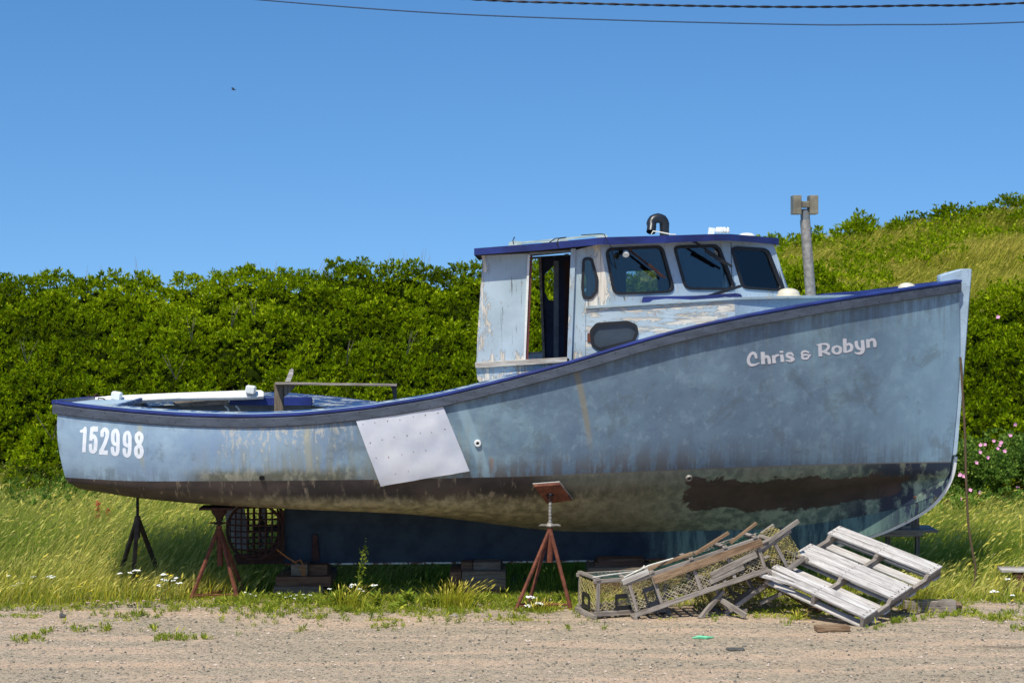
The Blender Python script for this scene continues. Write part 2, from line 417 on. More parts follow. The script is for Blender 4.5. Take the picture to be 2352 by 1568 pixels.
class MB:
    """Collects shapes (world coordinates, optionally through matrix M) and links them as one mesh."""
    def __init__(s, M=None, axis=None): s.v = []; s.f = []; s.M = M; s.axis = V(axis) if axis is not None else None
    def add(s, vs, fs):
        n = len(s.v); s.v += [tuple(s.M @ V(p)) if s.M else tuple(p) for p in vs]; s.f += [tuple(i+n for i in f) for f in fs]; return s
    def hexa(s, p): # 8 corners: bottom 0-3, top 4-7
        return s.add(p, [(0,3,2,1),(4,5,6,7),(0,1,5,4),(1,2,6,5),(2,3,7,6),(3,0,4,7)])
    def box(s, c, size, rot=None):
        hx, hy, hz = (a/2 for a in size); p = []
        for z in (-hz, hz):
            for x, y in ((-hx,-hy),(hx,-hy),(hx,hy),(-hx,hy)):
                q = V((x, y, z))
                if rot is not None: q = rot @ q
                p.append(V(c)+q)
        return s.hexa(p)
    def beam(s, a, b, w, h, up=(0,0,1)):
        a, b = V(a), V(b); d = (b-a).normalized(); up = V(up)
        if s.axis is None: s.axis = (s.M.to_3x3() @ d) if s.M else d.copy()
        if abs(d.dot(up)) > .98: up = V((0,1,0))
        sd = d.cross(up).normalized()*w/2; u = sd.cross(d).normalized()*h/2
        return s.hexa([a-sd-u, a+sd-u, b+sd-u, b-sd-u, a-sd+u, a+sd+u, b+sd+u, b-sd+u])
    def tube(s, pts, r, n=8, caps=True):
        pts = [V(p) for p in pts]; rs = r if isinstance(r, (list, tuple)) else [r]*len(pts); vs = []; fs = []
        ref = None
        for i, p in enumerate(pts):
            d = (pts[min(i+1, len(pts)-1)]-pts[max(i-1, 0)])
            d = d.normalized() if d.length > 1e-9 else V((0,0,1))
            if ref is None: ref = d.orthogonal().normalized()
            ref = (ref - d*ref.dot(d)); ref = ref.normalized() if ref.length > 1e-6 else d.orthogonal().normalized()
            q = d.cross(ref)
            for k in range(n):
                a = 2*math.pi*k/n; vs.append(p+(ref*math.cos(a)+q*math.sin(a))*rs[i])
        for i in range(len(pts)-1):
            for k in range(n):
                fs.append((i*n+k, i*n+(k+1)%n, (i+1)*n+(k+1)%n, (i+1)*n+k))
        if caps:
            fs.append(tuple(range(n))[::-1]); fs.append(tuple(range((len(pts)-1)*n, len(pts)*n)))
        return s.add(vs, fs)
    def lathe(s, base, prof, n=20, axis=(0,0,1)):
        ax = V(axis).normalized()
        pts = [V(base)+ax*z for r_, z in prof]
        u = ax.orthogonal().normalized(); w = ax.cross(u); vs = []; fs = []
        for (r_, z), p in zip(prof, pts):
            for k in range(n):
                a = 2*math.pi*k/n; vs.append(p+(u*math.cos(a)+w*math.sin(a))*r_)
        for i in range(len(prof)-1):
            for k in range(n): fs.append((i*n+k, i*n+(k+1)%n, (i+1)*n+(k+1)%n, (i+1)*n+k))
        fs.append(tuple(range(n))[::-1]); fs.append(tuple(range((len(prof)-1)*n, len(prof)*n)))
        return s.add(vs, fs)
    def prism(s, pts, off):   # polygon extruded by vector off
        n = len(pts); pts = [V(p) for p in pts]
        return s.add(pts+[p+V(off) for p in pts], [tuple(range(n))[::-1], tuple(range(n, 2*n))]+[(i, (i+1)%n, (i+1)%n+n, i+n) for i in range(n)])
    def grid(s, rows, closed=False):  # list of rows of points
        m, n = len(rows), len(rows[0]); vs = [p for r_ in rows for p in r_]
        fs = [(i*n+j, i*n+j+1, (i+1)*n+j+1, (i+1)*n+j) for i in range(m-1) for j in range(n-1)]
        return s.add(vs, fs)
    def mesh(s, name):
        me = bpy.data.meshes.new(name); me.from_pydata(s.v, [], s.f)
        bm = bmesh.new(); bm.from_mesh(me); bmesh.ops.recalc_face_normals(bm, faces=bm.faces); bm.to_mesh(me); bm.free(); return me
    def build(s, name, mat, parent=None, smooth=False, bevel=0):
        wood = mat in ('pale_wood','grey_wood','brown_wood','dark_timber','block_timber','post_wood_x','board_wood')
        o = link_mesh(name, s.mesh(name), mat, parent, smooth, bevel, s.axis if wood else None)
        if smooth:
            try: o.data.set_sharp_from_angle(angle=R(38))
            except Exception: pass
        return o
def plane_map(p0, p1, p2):
    """Maps picture measures to the plane through three points; t is the depth behind it."""
    n = (p1-p0).cross(p2-p0).normalized()
    if n.y < 0: n = -n
    def f(px, py, t=0.):
        d = ray(px, py); k = (p0-CAM).dot(n)/d.dot(n)
        return CAM+d*k+n*t
    f.n = n
    return f
def flat_map(Y): return plane_map(W(1000, 600, Y), W(1100, 600, Y), W(1100, 700, Y))
def holed(outer, holes, fmap, thick, name, mat, parent=None, front=0.0, bevel=0, ymirror=None):
    """Board of the given outline with openings; ymirror gives the twin on the other side of the boat's centreline."""
    cu = bpy.data.curves.new(name, 'CURVE'); cu.dimensions = '2D'; cu.fill_mode = 'BOTH'; cu.extrude = 5.0; cu.resolution_u = 1
    for poly in [outer]+list(holes):
        sp = cu.splines.new('POLY'); sp.points.add(len(poly)-1); sp.use_cyclic_u = True
        for i, (x, y) in enumerate(poly): sp.points[i].co = (x, y, 0, 1)
    tmp = bpy.data.objects.new('tmp', cu); COL.objects.link(tmp)
    bpy.context.view_layer.update()
    me = bpy.data.meshes.new_from_object(tmp)
    bpy.data.objects.remove(tmp); bpy.data.curves.remove(cu)
    me.materials.clear()
    for v in me.vertices:
        p = fmap(v.co.x, v.co.y, front + (thick if v.co.z > 0 else 0.))
        if ymirror is not None: p.y = 2*ymirror-p.y
        v.co = p
    bm = bmesh.new(); bm.from_mesh(me); bmesh.ops.remove_doubles(bm, verts=bm.verts, dist=1e-5); bmesh.ops.recalc_face_normals(bm, faces=bm.faces); bm.to_mesh(me); bm.free()
    me.name = name
    return link_mesh(name, me, mat, parent, False, bevel)
def offset_poly(p, d):
    n = len(p); A = sum(p[i][0]*p[(i+1)%n][1]-p[(i+1)%n][0]*p[i][1] for i in range(n)); sgn = 1 if A > 0 else -1; out = []
    for i in range(n):
        a, b, c = p[i-1], p[i], p[(i+1)%n]
        def nr(u, v):
            dx, dy = v[0]-u[0], v[1]-u[1]; L = math.hypot(dx, dy); return (dy/L*sgn, -dx/L*sgn)
        n1, n2 = nr(a, b), nr(b, c); m = (n1[0]+n2[0], n1[1]+n2[1]); q = 1+n1[0]*n2[0]+n1[1]*n2[1]
        out.append((b[0]+m[0]*d/q, b[1]+m[1]*d/q))
    return out
def round_poly(p, r, k=5):
    n = len(p); out = []; rs = r if isinstance(r, (list, tuple)) else [r]*n
    for i in range(n):
        a, b, c = V((*p[i-1],0)), V((*p[i],0)), V((*p[(i+1)%n],0))
        u, w = a-b, c-b; lu, lw = u.length, w.length; u.normalize(); w.normalize()
        half = u.angle(w)/2; t = min(rs[i]/math.tan(half), lu*.48, lw*.48)
        A, B = b+u*t, b+w*t
        for j in range(k+1):
            s_ = j/k; q = A*(1-s_)**2+b*2*s_*(1-s_)+B*s_**2; out.append((q.x, q.y))
    return out
def interp(pts, x):
    return float(np.interp(x, [p[0] for p in pts], [p[1] for p in pts]))
def smooth_curve(pts, n=400, k=9):
    xs = np.linspace(pts[0][0], pts[-1][0], n); ys = np.interp(xs, [p[0] for p in pts], [p[1] for p in pts])
    pad = np.concatenate([2*ys[0]-ys[k:0:-1], ys, 2*ys[-1]-ys[-2:-k-2:-1]])
    for _ in range(2): pad = np.convolve(pad, np.ones(2*k+1)/(2*k+1), 'same')
    ys2 = pad[k:-k].copy(); ys2[:k] = ys2[:k]*.0+ys[:k]*.5+ys2[:k]*.5 if False else ys2[:k]
    ys2[0] = ys[0]; ys2[-1] = ys[-1]
    return lambda x: float(np.interp(x, xs, ys2))
def vnoise(x, y, seed=0):
    """value noise, arrays in, about 0..1 out"""
    x = np.asarray(x, float); y = np.asarray(y, float)
    xi, yi = np.floor(x).astype(np.int64), np.floor(y).astype(np.int64); fx, fy = x-xi, y-yi
    fx, fy = fx*fx*(3-2*fx), fy*fy*(3-2*fy)
    def h(a, b):
        q = (a*374761393+b*668265263+seed*974634777) & 0xffffffff
        q = ((q ^ (q >> 13))*1274126177) & 0xffffffff
        return ((q ^ (q >> 16)) & 0xffff)/65535.
    return (h(xi,yi)*(1-fx)+h(xi+1,yi)*fx)*(1-fy)+(h(xi,yi+1)*(1-fx)+h(xi+1,yi+1)*fx)*fy
def fbm(x, y, seed=0, o=3):
    return sum(vnoise(np.asarray(x)*2**i, np.asarray(y)*2**i, seed+i)*.5**i for i in range(o))/sum(.5**i for i in range(o))
# ================================================================ THE BOAT
boat = thing('fishing_boat', 'weathered blue-grey wooden fishing boat with wheelhouse, laid up on stands beside the gravel', 'boat', (0, 1.5, 0))
CY = 1.5
# half beams
HB0 = smooth_curve([(-5.6,.95),(-5.3,1.02),(-4.6,1.18),(-3.6,1.34),(-2.2,1.46),(-.5,1.5),(1.2,1.49),(2.4,1.38),(3.4,1.14),(4.2,.86),(4.9,.52),(5.3,.28),(5.6,.08)], k=7)
HB2 = smooth_curve([(-5.6,.9),(-5.2,.99),(-4.6,1.14),(-3.6,1.31),(-2.2,1.40),(-.5,1.36),(1.0,1.22),(2.4,.98),(3.4,.76),(4.2,.54),(4.9,.30),(5.3,.14),(5.7,.05)], k=7)
HB3 = smooth_curve([(-5.6,.80),(-5.2,.90),(-4.6,1.04),(-3.6,1.18),(-2.2,1.24),(-.5,1.14),(1.0,.88),(2.4,.58),(3.4,.38),(4.2,.23),(4.9,.12),(5.4,.07),(5.7,.05)], k=7)
HB4 = smooth_curve([(-5.6,.62),(-5.2,.72),(-4.6,.82),(-3.6,.90),(-2.2,.90),(-.5,.74),(1.0,.50),(2.4,.29),(3.4,.19),(4.2,.13),(4.9,.08),(5.4,.06),(5.7,.05)], k=7)
Y0 = smooth_curve([(90,918),(133,926),(250,940),(400,952),(560,957),(700,952),(850,936),(1000,912),(1100,888),(1200,862),(1300,836),(1400,805),(1500,775),(1600,750),(1700,728),(1800,710),(1900,692),(2000,677),(2100,662),(2190,648),(2260,637)], k=8)
Y0F = smooth_curve([(90,914),(205,916),(300,914),(450,908),(600,904),(650,904),(750,912),(900,929),(1000,934),(1100,925)], k=6)
Y2 = smooth_curve([(90,1092),(150,1096),(300,1105),(560,1104),(870,1101),(1200,1094),(1400,1086),(1700,1073),(2000,1064),(2260,1059)], k=8)
Y3 = smooth_curve([(90,1104),(165,1112),(300,1128),(450,1142),(600,1150),(800,1155),(1000,1156),(1300,1152),(1600,1146),(1900,1132),(2178,1098),(2260,1090)], k=8)
Y4 = smooth_curve([(90,1110),(185,1122),(300,1142),(400,1152),(500,1160),(700,1170),(1000,1180),(1200,1190),(1500,1194),(1800,1180),(2000,1156),(2165,1128),(2260,1110)], k=8)
Y5 = smooth_curve([(90,1108),(300,1135),(500,1150),(700,1160),(1000,1186),(1263,1219),(1410,1222),(1727,1216),(1862,1204),(1974,1186),(2080,1163),(2160,1134),(2260,1100)], k=8)
STEM = [(2228,617),(2222,690),(2214,800),(2204,920),(2194,1040),(2186,1085),(2168,1126),(2132,1164),(2080,1195),(2020,1222),(1950,1244),(1870,1260),(1780,1271)]
def stem_px(y): return float(np.interp(y, [p[1] for p in STEM], [p[0] for p in STEM]))
def row_pt(X, hb, yf, side):
    Y = CY-hb if side < 0 else CY+hb
    Yn = CY-hb; d = Yn-CAMY; px = CX+F*X/d
    z = CAMZ-(yf(px)-HY)*d/F
    if side > 0 and yf is Y0:
        df = CY+hb-CAMY; pf = CX+F*X/df
        if pf < 1100: zf = CAMZ-(Y0F(pf)-HY)*df/F
        else: zf = z + (CAMZ-(Y0F(1100)-HY)*23/F-(CAMZ-(Y0(1115)-HY)*20/F))*max(0, 1-(pf-1100)/500.)
        z = zf
    return V((X, Y, z))
# start/end X of each row
XS = [ (133-CX)*20.5/F, (134-CX)*20.5/F, (150-CX)*20.52/F, (166-CX)*20.6/F, (186-CX)*20.8/F, (196-CX)*21.4/F ]
yend = [652, 860, 1061, 1099, 1131, 1142]
XE = [ (stem_px(y)-CX)*21.45/F-.05 for y in yend ]
XE[0] = (2200-CX)*21.4/F
NS, SUB = 110, 6
def row_xyz(j, s, side):
    X = XS[j]+(XE[j]-XS[j])*s
    if j == 0: return row_pt(X, HB0(X), Y0, side)
    if j == 2: return row_pt(X, HB2(X), Y2, side)
    if j == 3: return row_pt(X, HB3(X), Y3, side)
    if j == 4: return row_pt(X, HB4(X), Y4, side)
    if j == 5: return row_pt(X, .075, Y5, side)
    a, b = row_xyz(0, s, side), row_xyz(2, s, side)
    hb = (HB0(X)*.5+HB2(X)*.5) + .03*max(0, min(1, (s-.5)/.25))*max(0, min(1, (1-s)/.12)) + .05*max(0, min(1, (.6-s)/.4))
    p = a*.5+b*.5; return V((X, CY+side*hb, p.z))
def cr(p0, p1, p2, p3, t):
    return .5*((2*p1)+(p2-p0)*t+(2*p0-5*p1+4*p2-p3)*t*t+(3*p1-p0-3*p2+p3)*t*t*t)
def section(s, side):
    K = [row_xyz(j, s, side) for j in range(6)]; K = [2*K[0]-K[1]]+K+[2*K[5]-K[4]]
    out = []
    for j in range(5):
        for i in range(SUB): out.append((cr(K[j], K[j+1], K[j+2], K[j+3], i/SUB), (j+i/SUB)/5))
    out.append((K[6], 1.0)); return out
sts = [i/NS for i in range(NS+1)]
near = [section(s, -1) for s in sts]; far = [section(s, 1) for s in sts]
verts, faces, uvs = [], [], []
NR = 5*SUB+1
for side, secs in ((0, near), (1, far)):
    for i, sec in enumerate(secs):
        for p, v in sec: verts.append(p); uvs.append((sts[i], v))
for side in (0, 1):
    o = side*(NS+1)*NR
    for i in range(NS):
        for j in range(NR-1):
            q = (o+i*NR+j, o+(i+1)*NR+j, o+(i+1)*NR+j+1, o+i*NR+j+1)
            faces.append(q if side else q[::-1])
B = (NS+1)*NR
for j in range(NR-1): faces.append((j, j+1, B+j+1, B+j))               # transom
for i in range(NS): faces.append((i*NR+NR-1, (i+1)*NR+NR-1, B+(i+1)*NR+NR-1, B+i*NR+NR-1))  # bottom along the keel
for j in range(NR-1): faces.append((NS*NR+j+1, NS*NR+j, B+NS*NR+j, B+NS*NR+j+1))
me = bpy.data.meshes.new('hull'); me.from_pydata([tuple(v) for v in verts], [], faces)
ul = me.uv_layers.new(name='UVMap')
for li, l in enumerate(me.loops): ul.data[li].uv = uvs[l.vertex_index]
hull_bvh = BVHTree.FromPolygons([tuple(v) for v in verts], faces)
hull = link_mesh('hull', me, 'hull', boat, True)
hull['label'] = 'faded blue topsides over dark, stained bottom paint'
me.set_sharp_from_angle(angle=R(50))
def on_hull(px, py, off=.004):
    d = ray(px, py).normalized(); h = hull_bvh.ray_cast(CAM, d)
    if h[0] is None: return None
    n = h[1]
    if n.dot(d) > 0: n = -n
    return h[0]+n*off

# --- keel, stem, shoe
fm = flat_map(CY)
kout = [(655,1160),(655,1291),(1000,1288),(1300,1284),(1600,1279),(1780,1270),(1870,1259),(1950,1243),(2020,1220),(2080,1193),(2130,1162),(2163,1128),(2181,1090),(2189,1045),(2150,1030),(2120,1100),(2030,1150),(1850,1190),(1500,1200),(1200,1190),(1000,1165)]
holed(kout, [], lambda x, y, t: fm(x, y, 0)+V((0, t-.07, 0)), .14, 'keel', 'keel', boat)
holed([(655,1291.5),(1000,1288.5),(1300,1284.5),(1600,1279.5),(1780,1270.5),(1782,1274),(1600,1283),(1300,1288),(1000,1292),(655,1295)], [], lambda x, y, t: fm(x, y, 0)+V((0, t-.08, 0)), .16, 'keel_shoe', 'shoe', boat)
up = STEM[:5]
sout = [(2156,632),(2175,626),(2205,618),(2226,617),(2228,621)]+[(x, y) for x, y in up[1:]]+[(2190,1045),(2165,1045),(2180,900),(2190,760),(2190,664),(2186,650),(2156,655)]
holed(sout, [], lambda x, y, t: fm(x, y, 0)+V((0, t-.10, 0)), .20, 'stem', 'pale_blue_paint', boat, bevel=.02)
def ribbon(pts, w, Yh, name, mat, parent, thick=.02):
    """bar following a profile on the centreline"""
    m = MB(); rows = []
    for i, (x, y) in enumerate(pts):
        a, b = pts[max(0, i-1)], pts[min(len(pts)-1, i+1)]
        dx, dy = b[0]-a[0], b[1]-a[1]; L = math.hypot(dx, dy); nx, ny = dy/L, -dx/L
        if nx < 0: nx, ny = -nx, -ny
        ww = w[i] if isinstance(w, list) else w
        rows.append([(W(x, y, CY)+V((0, -Yh, 0))), W(x+nx*ww, y+ny*ww, CY)+V((0, -Yh*.7, 0)), W(x+nx*ww, y+ny*ww, CY)+V((0, Yh*.7, 0)), W(x, y, CY)+V((0, Yh, 0))])
    m.grid(rows); n = len(rows)
    m.f += [(0,1,2,3), tuple(4*(n-1)+k for k in (3,2,1,0))]
    m.f += [(4*i, 4*i+3, 4*i+7, 4*i+4) for i in range(n-1)]
    return m.build(name, mat, parent)
def dens(pts, k=5):
    P = [V((x, y, 0)) for x, y in pts]; P = [2*P[0]-P[1]]+P+[2*P[-1]-P[-2]]; o = []
    for i in range(len(P)-3):
        for t in range(k): q = cr(P[i], P[i+1], P[i+2], P[i+3], t/k); o.append((q.x, q.y))
    o.append((P[-2].x, P[-2].y)); return o
ribbon(dens([(2189,1047),(2182,1089),(2164,1127),(2131,1163),(2080,1194),(2020,1221),(1950,1243),(1880,1257)]), [9-3*i/36. for i in range(36)], .05, 'stem_band', 'band', boat)
ribbon([(2227,622),(2222,690),(2214,800),(2204,920),(2191,1044)], 4, .03, 'stem_iron', 'brown_wood', boat)

# --- rails: pale blue edge under a royal blue cap over the grey rubbing strake
def strake(side, name, mat, prof, x0=0.0, x1=1.0, hbadd=.0):
    m = MB(); rows = []
    for i in range(NS+1):
        s = x0+(x1-x0)*i/NS
        p = row_xyz(0, s, side); q = row_xyz(0, min(1, s+.01), side); r_ = row_xyz(0, max(0, s-.01), side)
        t = (q-r_); out = V((t.y, -t.x, 0)).normalized()
        if out.y*side < 0: out = -out
        g = 1.0 if s < .93 else 1.0
        rows.append([p+out*a+V((0,0,b)) for a, b in prof])
    rows = [r_+[r_[0]] for r_ in rows]
    m.grid(rows); n = len(prof)+1
    m.f += [tuple(range(n-1)), tuple(NS*n+k for k in range(n-1))[::-1]]
    return m.build(name, mat, boat)
for sd in (1, -1):
    near_strake = strake(sd, 'rubbing_strake', 'grey_rail', [(-.03,-.135),(.032,-.13),(.04,-.12),(.04,-.025),(.032,-.012),(-.03,-.012)])
    strake(sd, 'gunwale_cap', 'royal_blue', [(-.06,-.0105),(.036,-.0105),(.048,-.004),(.048,.010),(.036,.019),(-.06,.024)])
# transom versions
a0, a1 = row_xyz(0, 0, -1), row_xyz(0, 0, 1)
m = MB(); m.hexa([a0+V((-.055,-.03,-.13)), a0+V((.01,-.03,-.13)), a1+V((.01,.03,-.13)), a1+V((-.055,.03,-.13)), a0+V((-.055,-.03,-.012)), a0+V((.01,-.03,-.012)), a1+V((.01,.03,-.012)), a1+V((-.055,.03,-.012))])
m.build('transom_strake', 'grey_rail', boat)
m = MB(); m.hexa([a0+V((-.062,-.035,-.0105)), a0+V((.06,-.035,-.0105)), a1+V((.06,.035,-.0105)), a1+V((-.062,.035,-.0105)), a0+V((-.062,-.035,.032)), a0+V((.06,-.035,.032)), a1+V((.06,.035,.032)), a1+V((-.062,.035,.032))])
m.build('transom_cap', 'royal_blue', boat)
# fastening heads along the strake, each its own sub-part
for i in range(64):
    s = .012+i*.0152
    p = row_xyz(0, s+random.uniform(-.002, .002), -1); q = row_xyz(0, s+.01, -1); t = q-p; o_ = V((t.y, -t.x, 0)).normalized()
    if o_.y > 0: o_ = -o_
    m = MB(); m.lathe(p+o_*.039+V((0,0,(-.045 if i % 2 else -.10)+random.uniform(-.01,.01))), [(.0065,0),(.0065,.004)], 6, o_)
    m.build('bolt_head', 'dark_steel', near_strake)

# --- decks and cockpit
def inner(s, side, w, dz):
    p = row_xyz(0, s, side); return V((p.x, p.y-side*w, p.z+dz))
S0, S1 = .058, .50
def ringdeck():
    m = MB()
    for side in (-1, 1):
        rows = []
        for i in range(41):
            s = S0+(S1-S0)*i/40
            w = .26 if side < 0 else .30
            rows.append([inner(s, side, .03, .006), inner(s, side, w, .02), inner(s, side, w, -.03), inner(s, side, .04, -.03)])
        m.grid([r_+[r_[0]] for r_ in rows])
    rows = []
    for i in range(9):
        s = S0*i/8; a, b = row_xyz(0, s, -1), row_xyz(0, s, 1)
        rows.append([a+(b-a)*t+V((.02 if i == 0 else 0, 0, .006)) for t in (.015,.15,.3,.5,.7,.85,.985)])
    m.grid(rows)
    return m
ringdeck().build('side_deck', 'peel_deck', boat)
m = MB(); rows = []
for i in range(13):   # fore deck to the stem
    s = .6+.395*i/12; a, b = row_xyz(0, s, -1), row_xyz(0, s, 1)
    rows.append([a+(b-a)*t+V((0, 0, -.02+.02*math.sin(math.pi*t))) for t in (.02,.25,.5,.75,.98)])
m.grid(rows); m.build('fore_deck', 'pale_blue_paint', boat)
for side in (-1, 1):
    m = MB(); rows = []
    w = .262 if side < 0 else .302
    for i in range(41):
        s = S0+(S1-S0)*i/40
        p = inner(s, side, w, .035)
        rows.append([p, p+V((0, -side*.03, 0)), p+V((0, -side*.03, -.13)), p+V((0, 0, -.13))])
    m.grid([r_+[r_[0]] for r_ in rows]); m.f += [(0,1,2,3)]
    coam = m.build('coaming', 'worn_blue', boat)
    m = MB(); rows = []
    for i in range(41):
        s = S0+(S1-S0)*i/40; p = inner(s, side, .13, -.04)
        rows.append([p, p+V((0, -side*.08, -.75))])
    m.grid(rows); m.build('cockpit_lining', 'inner_grey', boat)
m = MB(); a, b = inner(S0, -1, .262, .03), inner(S0, 1, .302, .03)
m.beam(a+V((0,0,-.03)), b+V((0,0,-.03)), .04, .05); m.build('aft_coaming', 'worn_blue', boat)
m = MB(); a, b = inner(S0-.002, -1, .13, -.04), inner(S0-.002, 1, .13, -.04)
m.add([a, b, b+V((0,0,-.8)), a+V((0,0,-.8))], [(0,1,2,3)]); m.build('aft_lining', 'inner_grey', boat)
m = MB(); m.add([V((-4.7,.55,1.62)), V((1.0,.40,1.62)), V((1.0,2.6,1.62)), V((-4.7,2.45,1.62))], [(0,1,2,3)]); m.build('cockpit_sole', 'inner_grey', boat)
# royal-blue board let into the far coaming, pale boards to either side
def far_coam(px, py, t):
    Y = 2.5
    for _ in range(6): Y = CY+HB0((px-CX)*(Y-CAMY)/F)-.302-.052
    return W(px, py, Y)+V((0, t, 0))
holed([(527,913),(700,911),(716,912),(716,931),(527,930)], [], far_coam, .02, 'coaming_board', 'royal_blue', boat, bevel=.004)['label'] = 'dark blue board on the far cockpit coaming'
holed([(722,916),(880,930),(880,944),(800,941),(722,932)], [], far_coam, .02, 'coaming_board', 'worn_blue', boat, bevel=.004)
holed([(395,922),(523,914),(523,928),(415,934)], [], far_coam, .02, 'coaming_board', 'grey_wood', boat, bevel=.004)
# white rail plank with end chocks on the far side
mp = plane_map(W(203, 913, 2.06), W(606, 903, 2.42), W(400, 893, 2.36))
holed([(203,913),(251,908),(408,901),(560,895.5),(600,895),(606,899),(606,909),(560,911),(408,914),(251,922),(236,925),(215,921)], [], mp, .05, 'rail_plank', 'white_paint', boat, bevel=.006)
for x, y, Yb in ((268, 909, 2.04), (576, 895, 2.36)):
    m = MB(); c = W(x, y, Yb); m.box(c, (.125, .12, .11), Matrix.Rotation(.15, 3, 'Y')); m.build('chock', 'white_plastic', boat, bevel=.016)
m = MB()
for x, y, r_ in ((205,914,.05),(216,918,.05),(226,914,.045),(235,917,.04),(222,909,.03)): m.tube([W(x-9, y+2, 2.2), W(x, y-3, 2.15), W(x+9, y+4, 2.2)], [r_*.3, r_*.6, r_*.25], 6)
m.tube([W(224,925,1.9), W(226,914,1.9), W(238,915,1.9), W(250,925,1.9)], .009, 6)
m.build('deck_cleat', 'rust_dark', boat, True)
m = MB()
for x in (523, 548): m.tube([W(x-6, 932, 2.5), W(x, 938, 2.46), W(x+4, 948, 2.45), W(x+4, 957, 2.45)], .014, 6)
m.build('mooring_rope', 'rope_white', boat, True)
# --- hauling frame over the cockpit
hf = MB()
hf.beam(W(641,958,.75), W(641,880,.75), .11, .06); hf.build('frame_post', 'block_timber', boat, bevel=.004)
m = MB(); m.hexa([W(632,883,.55), W(912,887,.55), W(912,887,.78), W(632,883,.78), W(632,877,.55), W(912,881,.55), W(912,881,.78), W(632,877,.78)]); o = m.build('frame_board', 'grey_wood', boat, bevel=.004)
m = MB(); m.prism([W(652,884,.70), W(678,884,.70), W(676,890,.70), W(652,912,.70)], (0,.05,0)); m.build('frame_knee', 'post_wood', boat)
m = MB(); m.prism([W(897,887,.70), W(911,887,.70), W(911,924,.70), W(904,924,.70), W(903,906,.70)], (0,.05,0)); m.build('frame_knee', 'post_wood', boat)
m = MB(); m.prism([W(655,876,.95), W(666,848,.95), W(671,846,.95), W(674,850,.95), W(673,860,.95), W(667,876,.95)], (0,.04,0)); m.build('frame_stub', 'pale_wood', boat)

# ================================================================ WHEELHOUSE
YS, YF = .30, 2.70         # near and far side walls
wm = flat_map(YS)
door = [(1217,583),(1311,577),(1303,823),(1207,829)]
aft = [(1106,588),(1217,583),(1205,840),(1207,862),(1180,872),(1105,889),(1104,884),(1093,870),(1094,780),(1101,720),(1106,660),(1109,610)]
lower_y = [(1093,889),(1200,864),(1300,838),(1400,807),(1500,777),(1600,752),(1680,734)]
def side_walls(ym, tag):
    kw = dict(ymirror=ym)
    f = wm
    holed([(1106,587),(1216,582),(1206,829),(1206,866),(1100,893),(1106,884),(1096,870),(1094,842),(1096,780),(1100,720),(1104,660),(1109,605)], [], f, .035, 'side_panel', 'peel_vertical' , boat, **kw)
    holed([(1206,829.5),(1303,824),(1303,840),(1206,866)], [], f, .035, 'door_apron', 'peel_vertical', boat, **kw)
    # fore panel with the teardrop quarter light
    ql = [(1341,594),(1358,594),(1371,640),(1370,668),(1358,684),(1341,684),(1338,660)]
    qr = round_poly(ql, [9,8,20,12,12,9,30])
    holed([(1312,577),(1377,560),(1405,703),(1345,707),(1344,832),(1302,842)], [round_poly(offset_poly(ql, 0), [9,8,20,12,12,9,30])], f, .035, 'side_panel', 'peel_vertical', boat, **kw)
    qf = holed(round_poly(offset_poly(ql, 3.5), [12,11,22,15,15,12,30]), [round_poly(offset_poly(ql, -3), [6,5,18,9,9,6,30])], f, .065, 'quarter_light_frame', 'rubber', boat, front=-.015, **kw)
    holed(qr, [], f, .008, 'quarter_light', 'glass', qf, front=.012, **kw)
    holed([(1314,580),(1374,563),(1402,700),(1345,704),(1342,828),(1304,838)], [qr], f, .012, 'inner_lining', 'inner_navy', boat, front=.040, **kw)
    holed([(1108,589),(1214,585),(1204,827),(1100,840),(1104,660)], [], f, .012, 'inner_lining', 'inner_grey', boat, front=.040, **kw)
    # trim
    holed([(1212,585),(1217,585),(1207,829),(1202,829)], [], f, .03, 'door_jamb', 'white_paint', boat, front=-.02, **kw)
    holed([(1218,588),(1223,588),(1213,828),(1208,828)], [], f, .09, 'door_lining', 'maroon_trim', boat, front=.0, **kw)
    holed([(1216,580),(1311,574),(1311,579),(1216,586)], [], f, .03, 'door_head', 'inner_grey', boat, front=-.012, **kw)
    holed([(1311,572),(1322,571),(1312,832),(1302,834)], [], f, .06, 'door_post', 'peel_light', boat, front=-.045, **kw)
    holed([(1091,832),(1300,820),(1308,823),(1308,830),(1270,834),(1092,845)], [], f, .045, 'door_sill', 'pale_wood', boat, front=-.045, bevel=.004, **kw)
side_walls(None, 0)
side_walls(CY, 1)
# trunk cabin sides below the screen line, port light
pl = [(1371,745),(1440,740),(1460,748),(1462,765),(1455,782),(1376,801),(1361,790),(1358,760)]
rr = [10,10,10,10,18,10,12,12]
tm1 = flat_map(YS+.01)
for ym in (None, CY):
    holed([(1345,708),(1405,703.5),(1500,698),(1640,689),(1686,686),(1690,734),(1600,758),(1500,783),(1400,813),(1344,832)], [round_poly(pl, rr)], tm1, .03, 'cabin_side', 'peel_horizontal', boat, ymirror=ym)
    pf = holed(round_poly(offset_poly(pl, 4), [14]*8), [round_poly(offset_poly(pl, -3), [7]*8)], tm1, .055, 'port_light_frame', 'rubber', boat, front=-.02, ymirror=ym)
    holed(round_poly(pl, rr), [], tm1, .008, 'port_light', 'dusty_glass', pf, front=.012, ymirror=ym)
    tm2 = plane_map(W(1686, 700, YS+.01), W(1686, 730, YS+.01), W(1980, 690, CY-.55))
    holed([(1686,686),(1800,681),(1975,680),(1985,692),(1900,702),(1800,722),(1690,742)], [], tm2, .03, 'cabin_side', 'pale_blue_paint', boat, ymirror=ym)
holed([(1349,765),(1358,764),(1359,786),(1349,785)], [], tm1, .01, 'corroded_plate', 'rust_steel', boat, front=-.011)
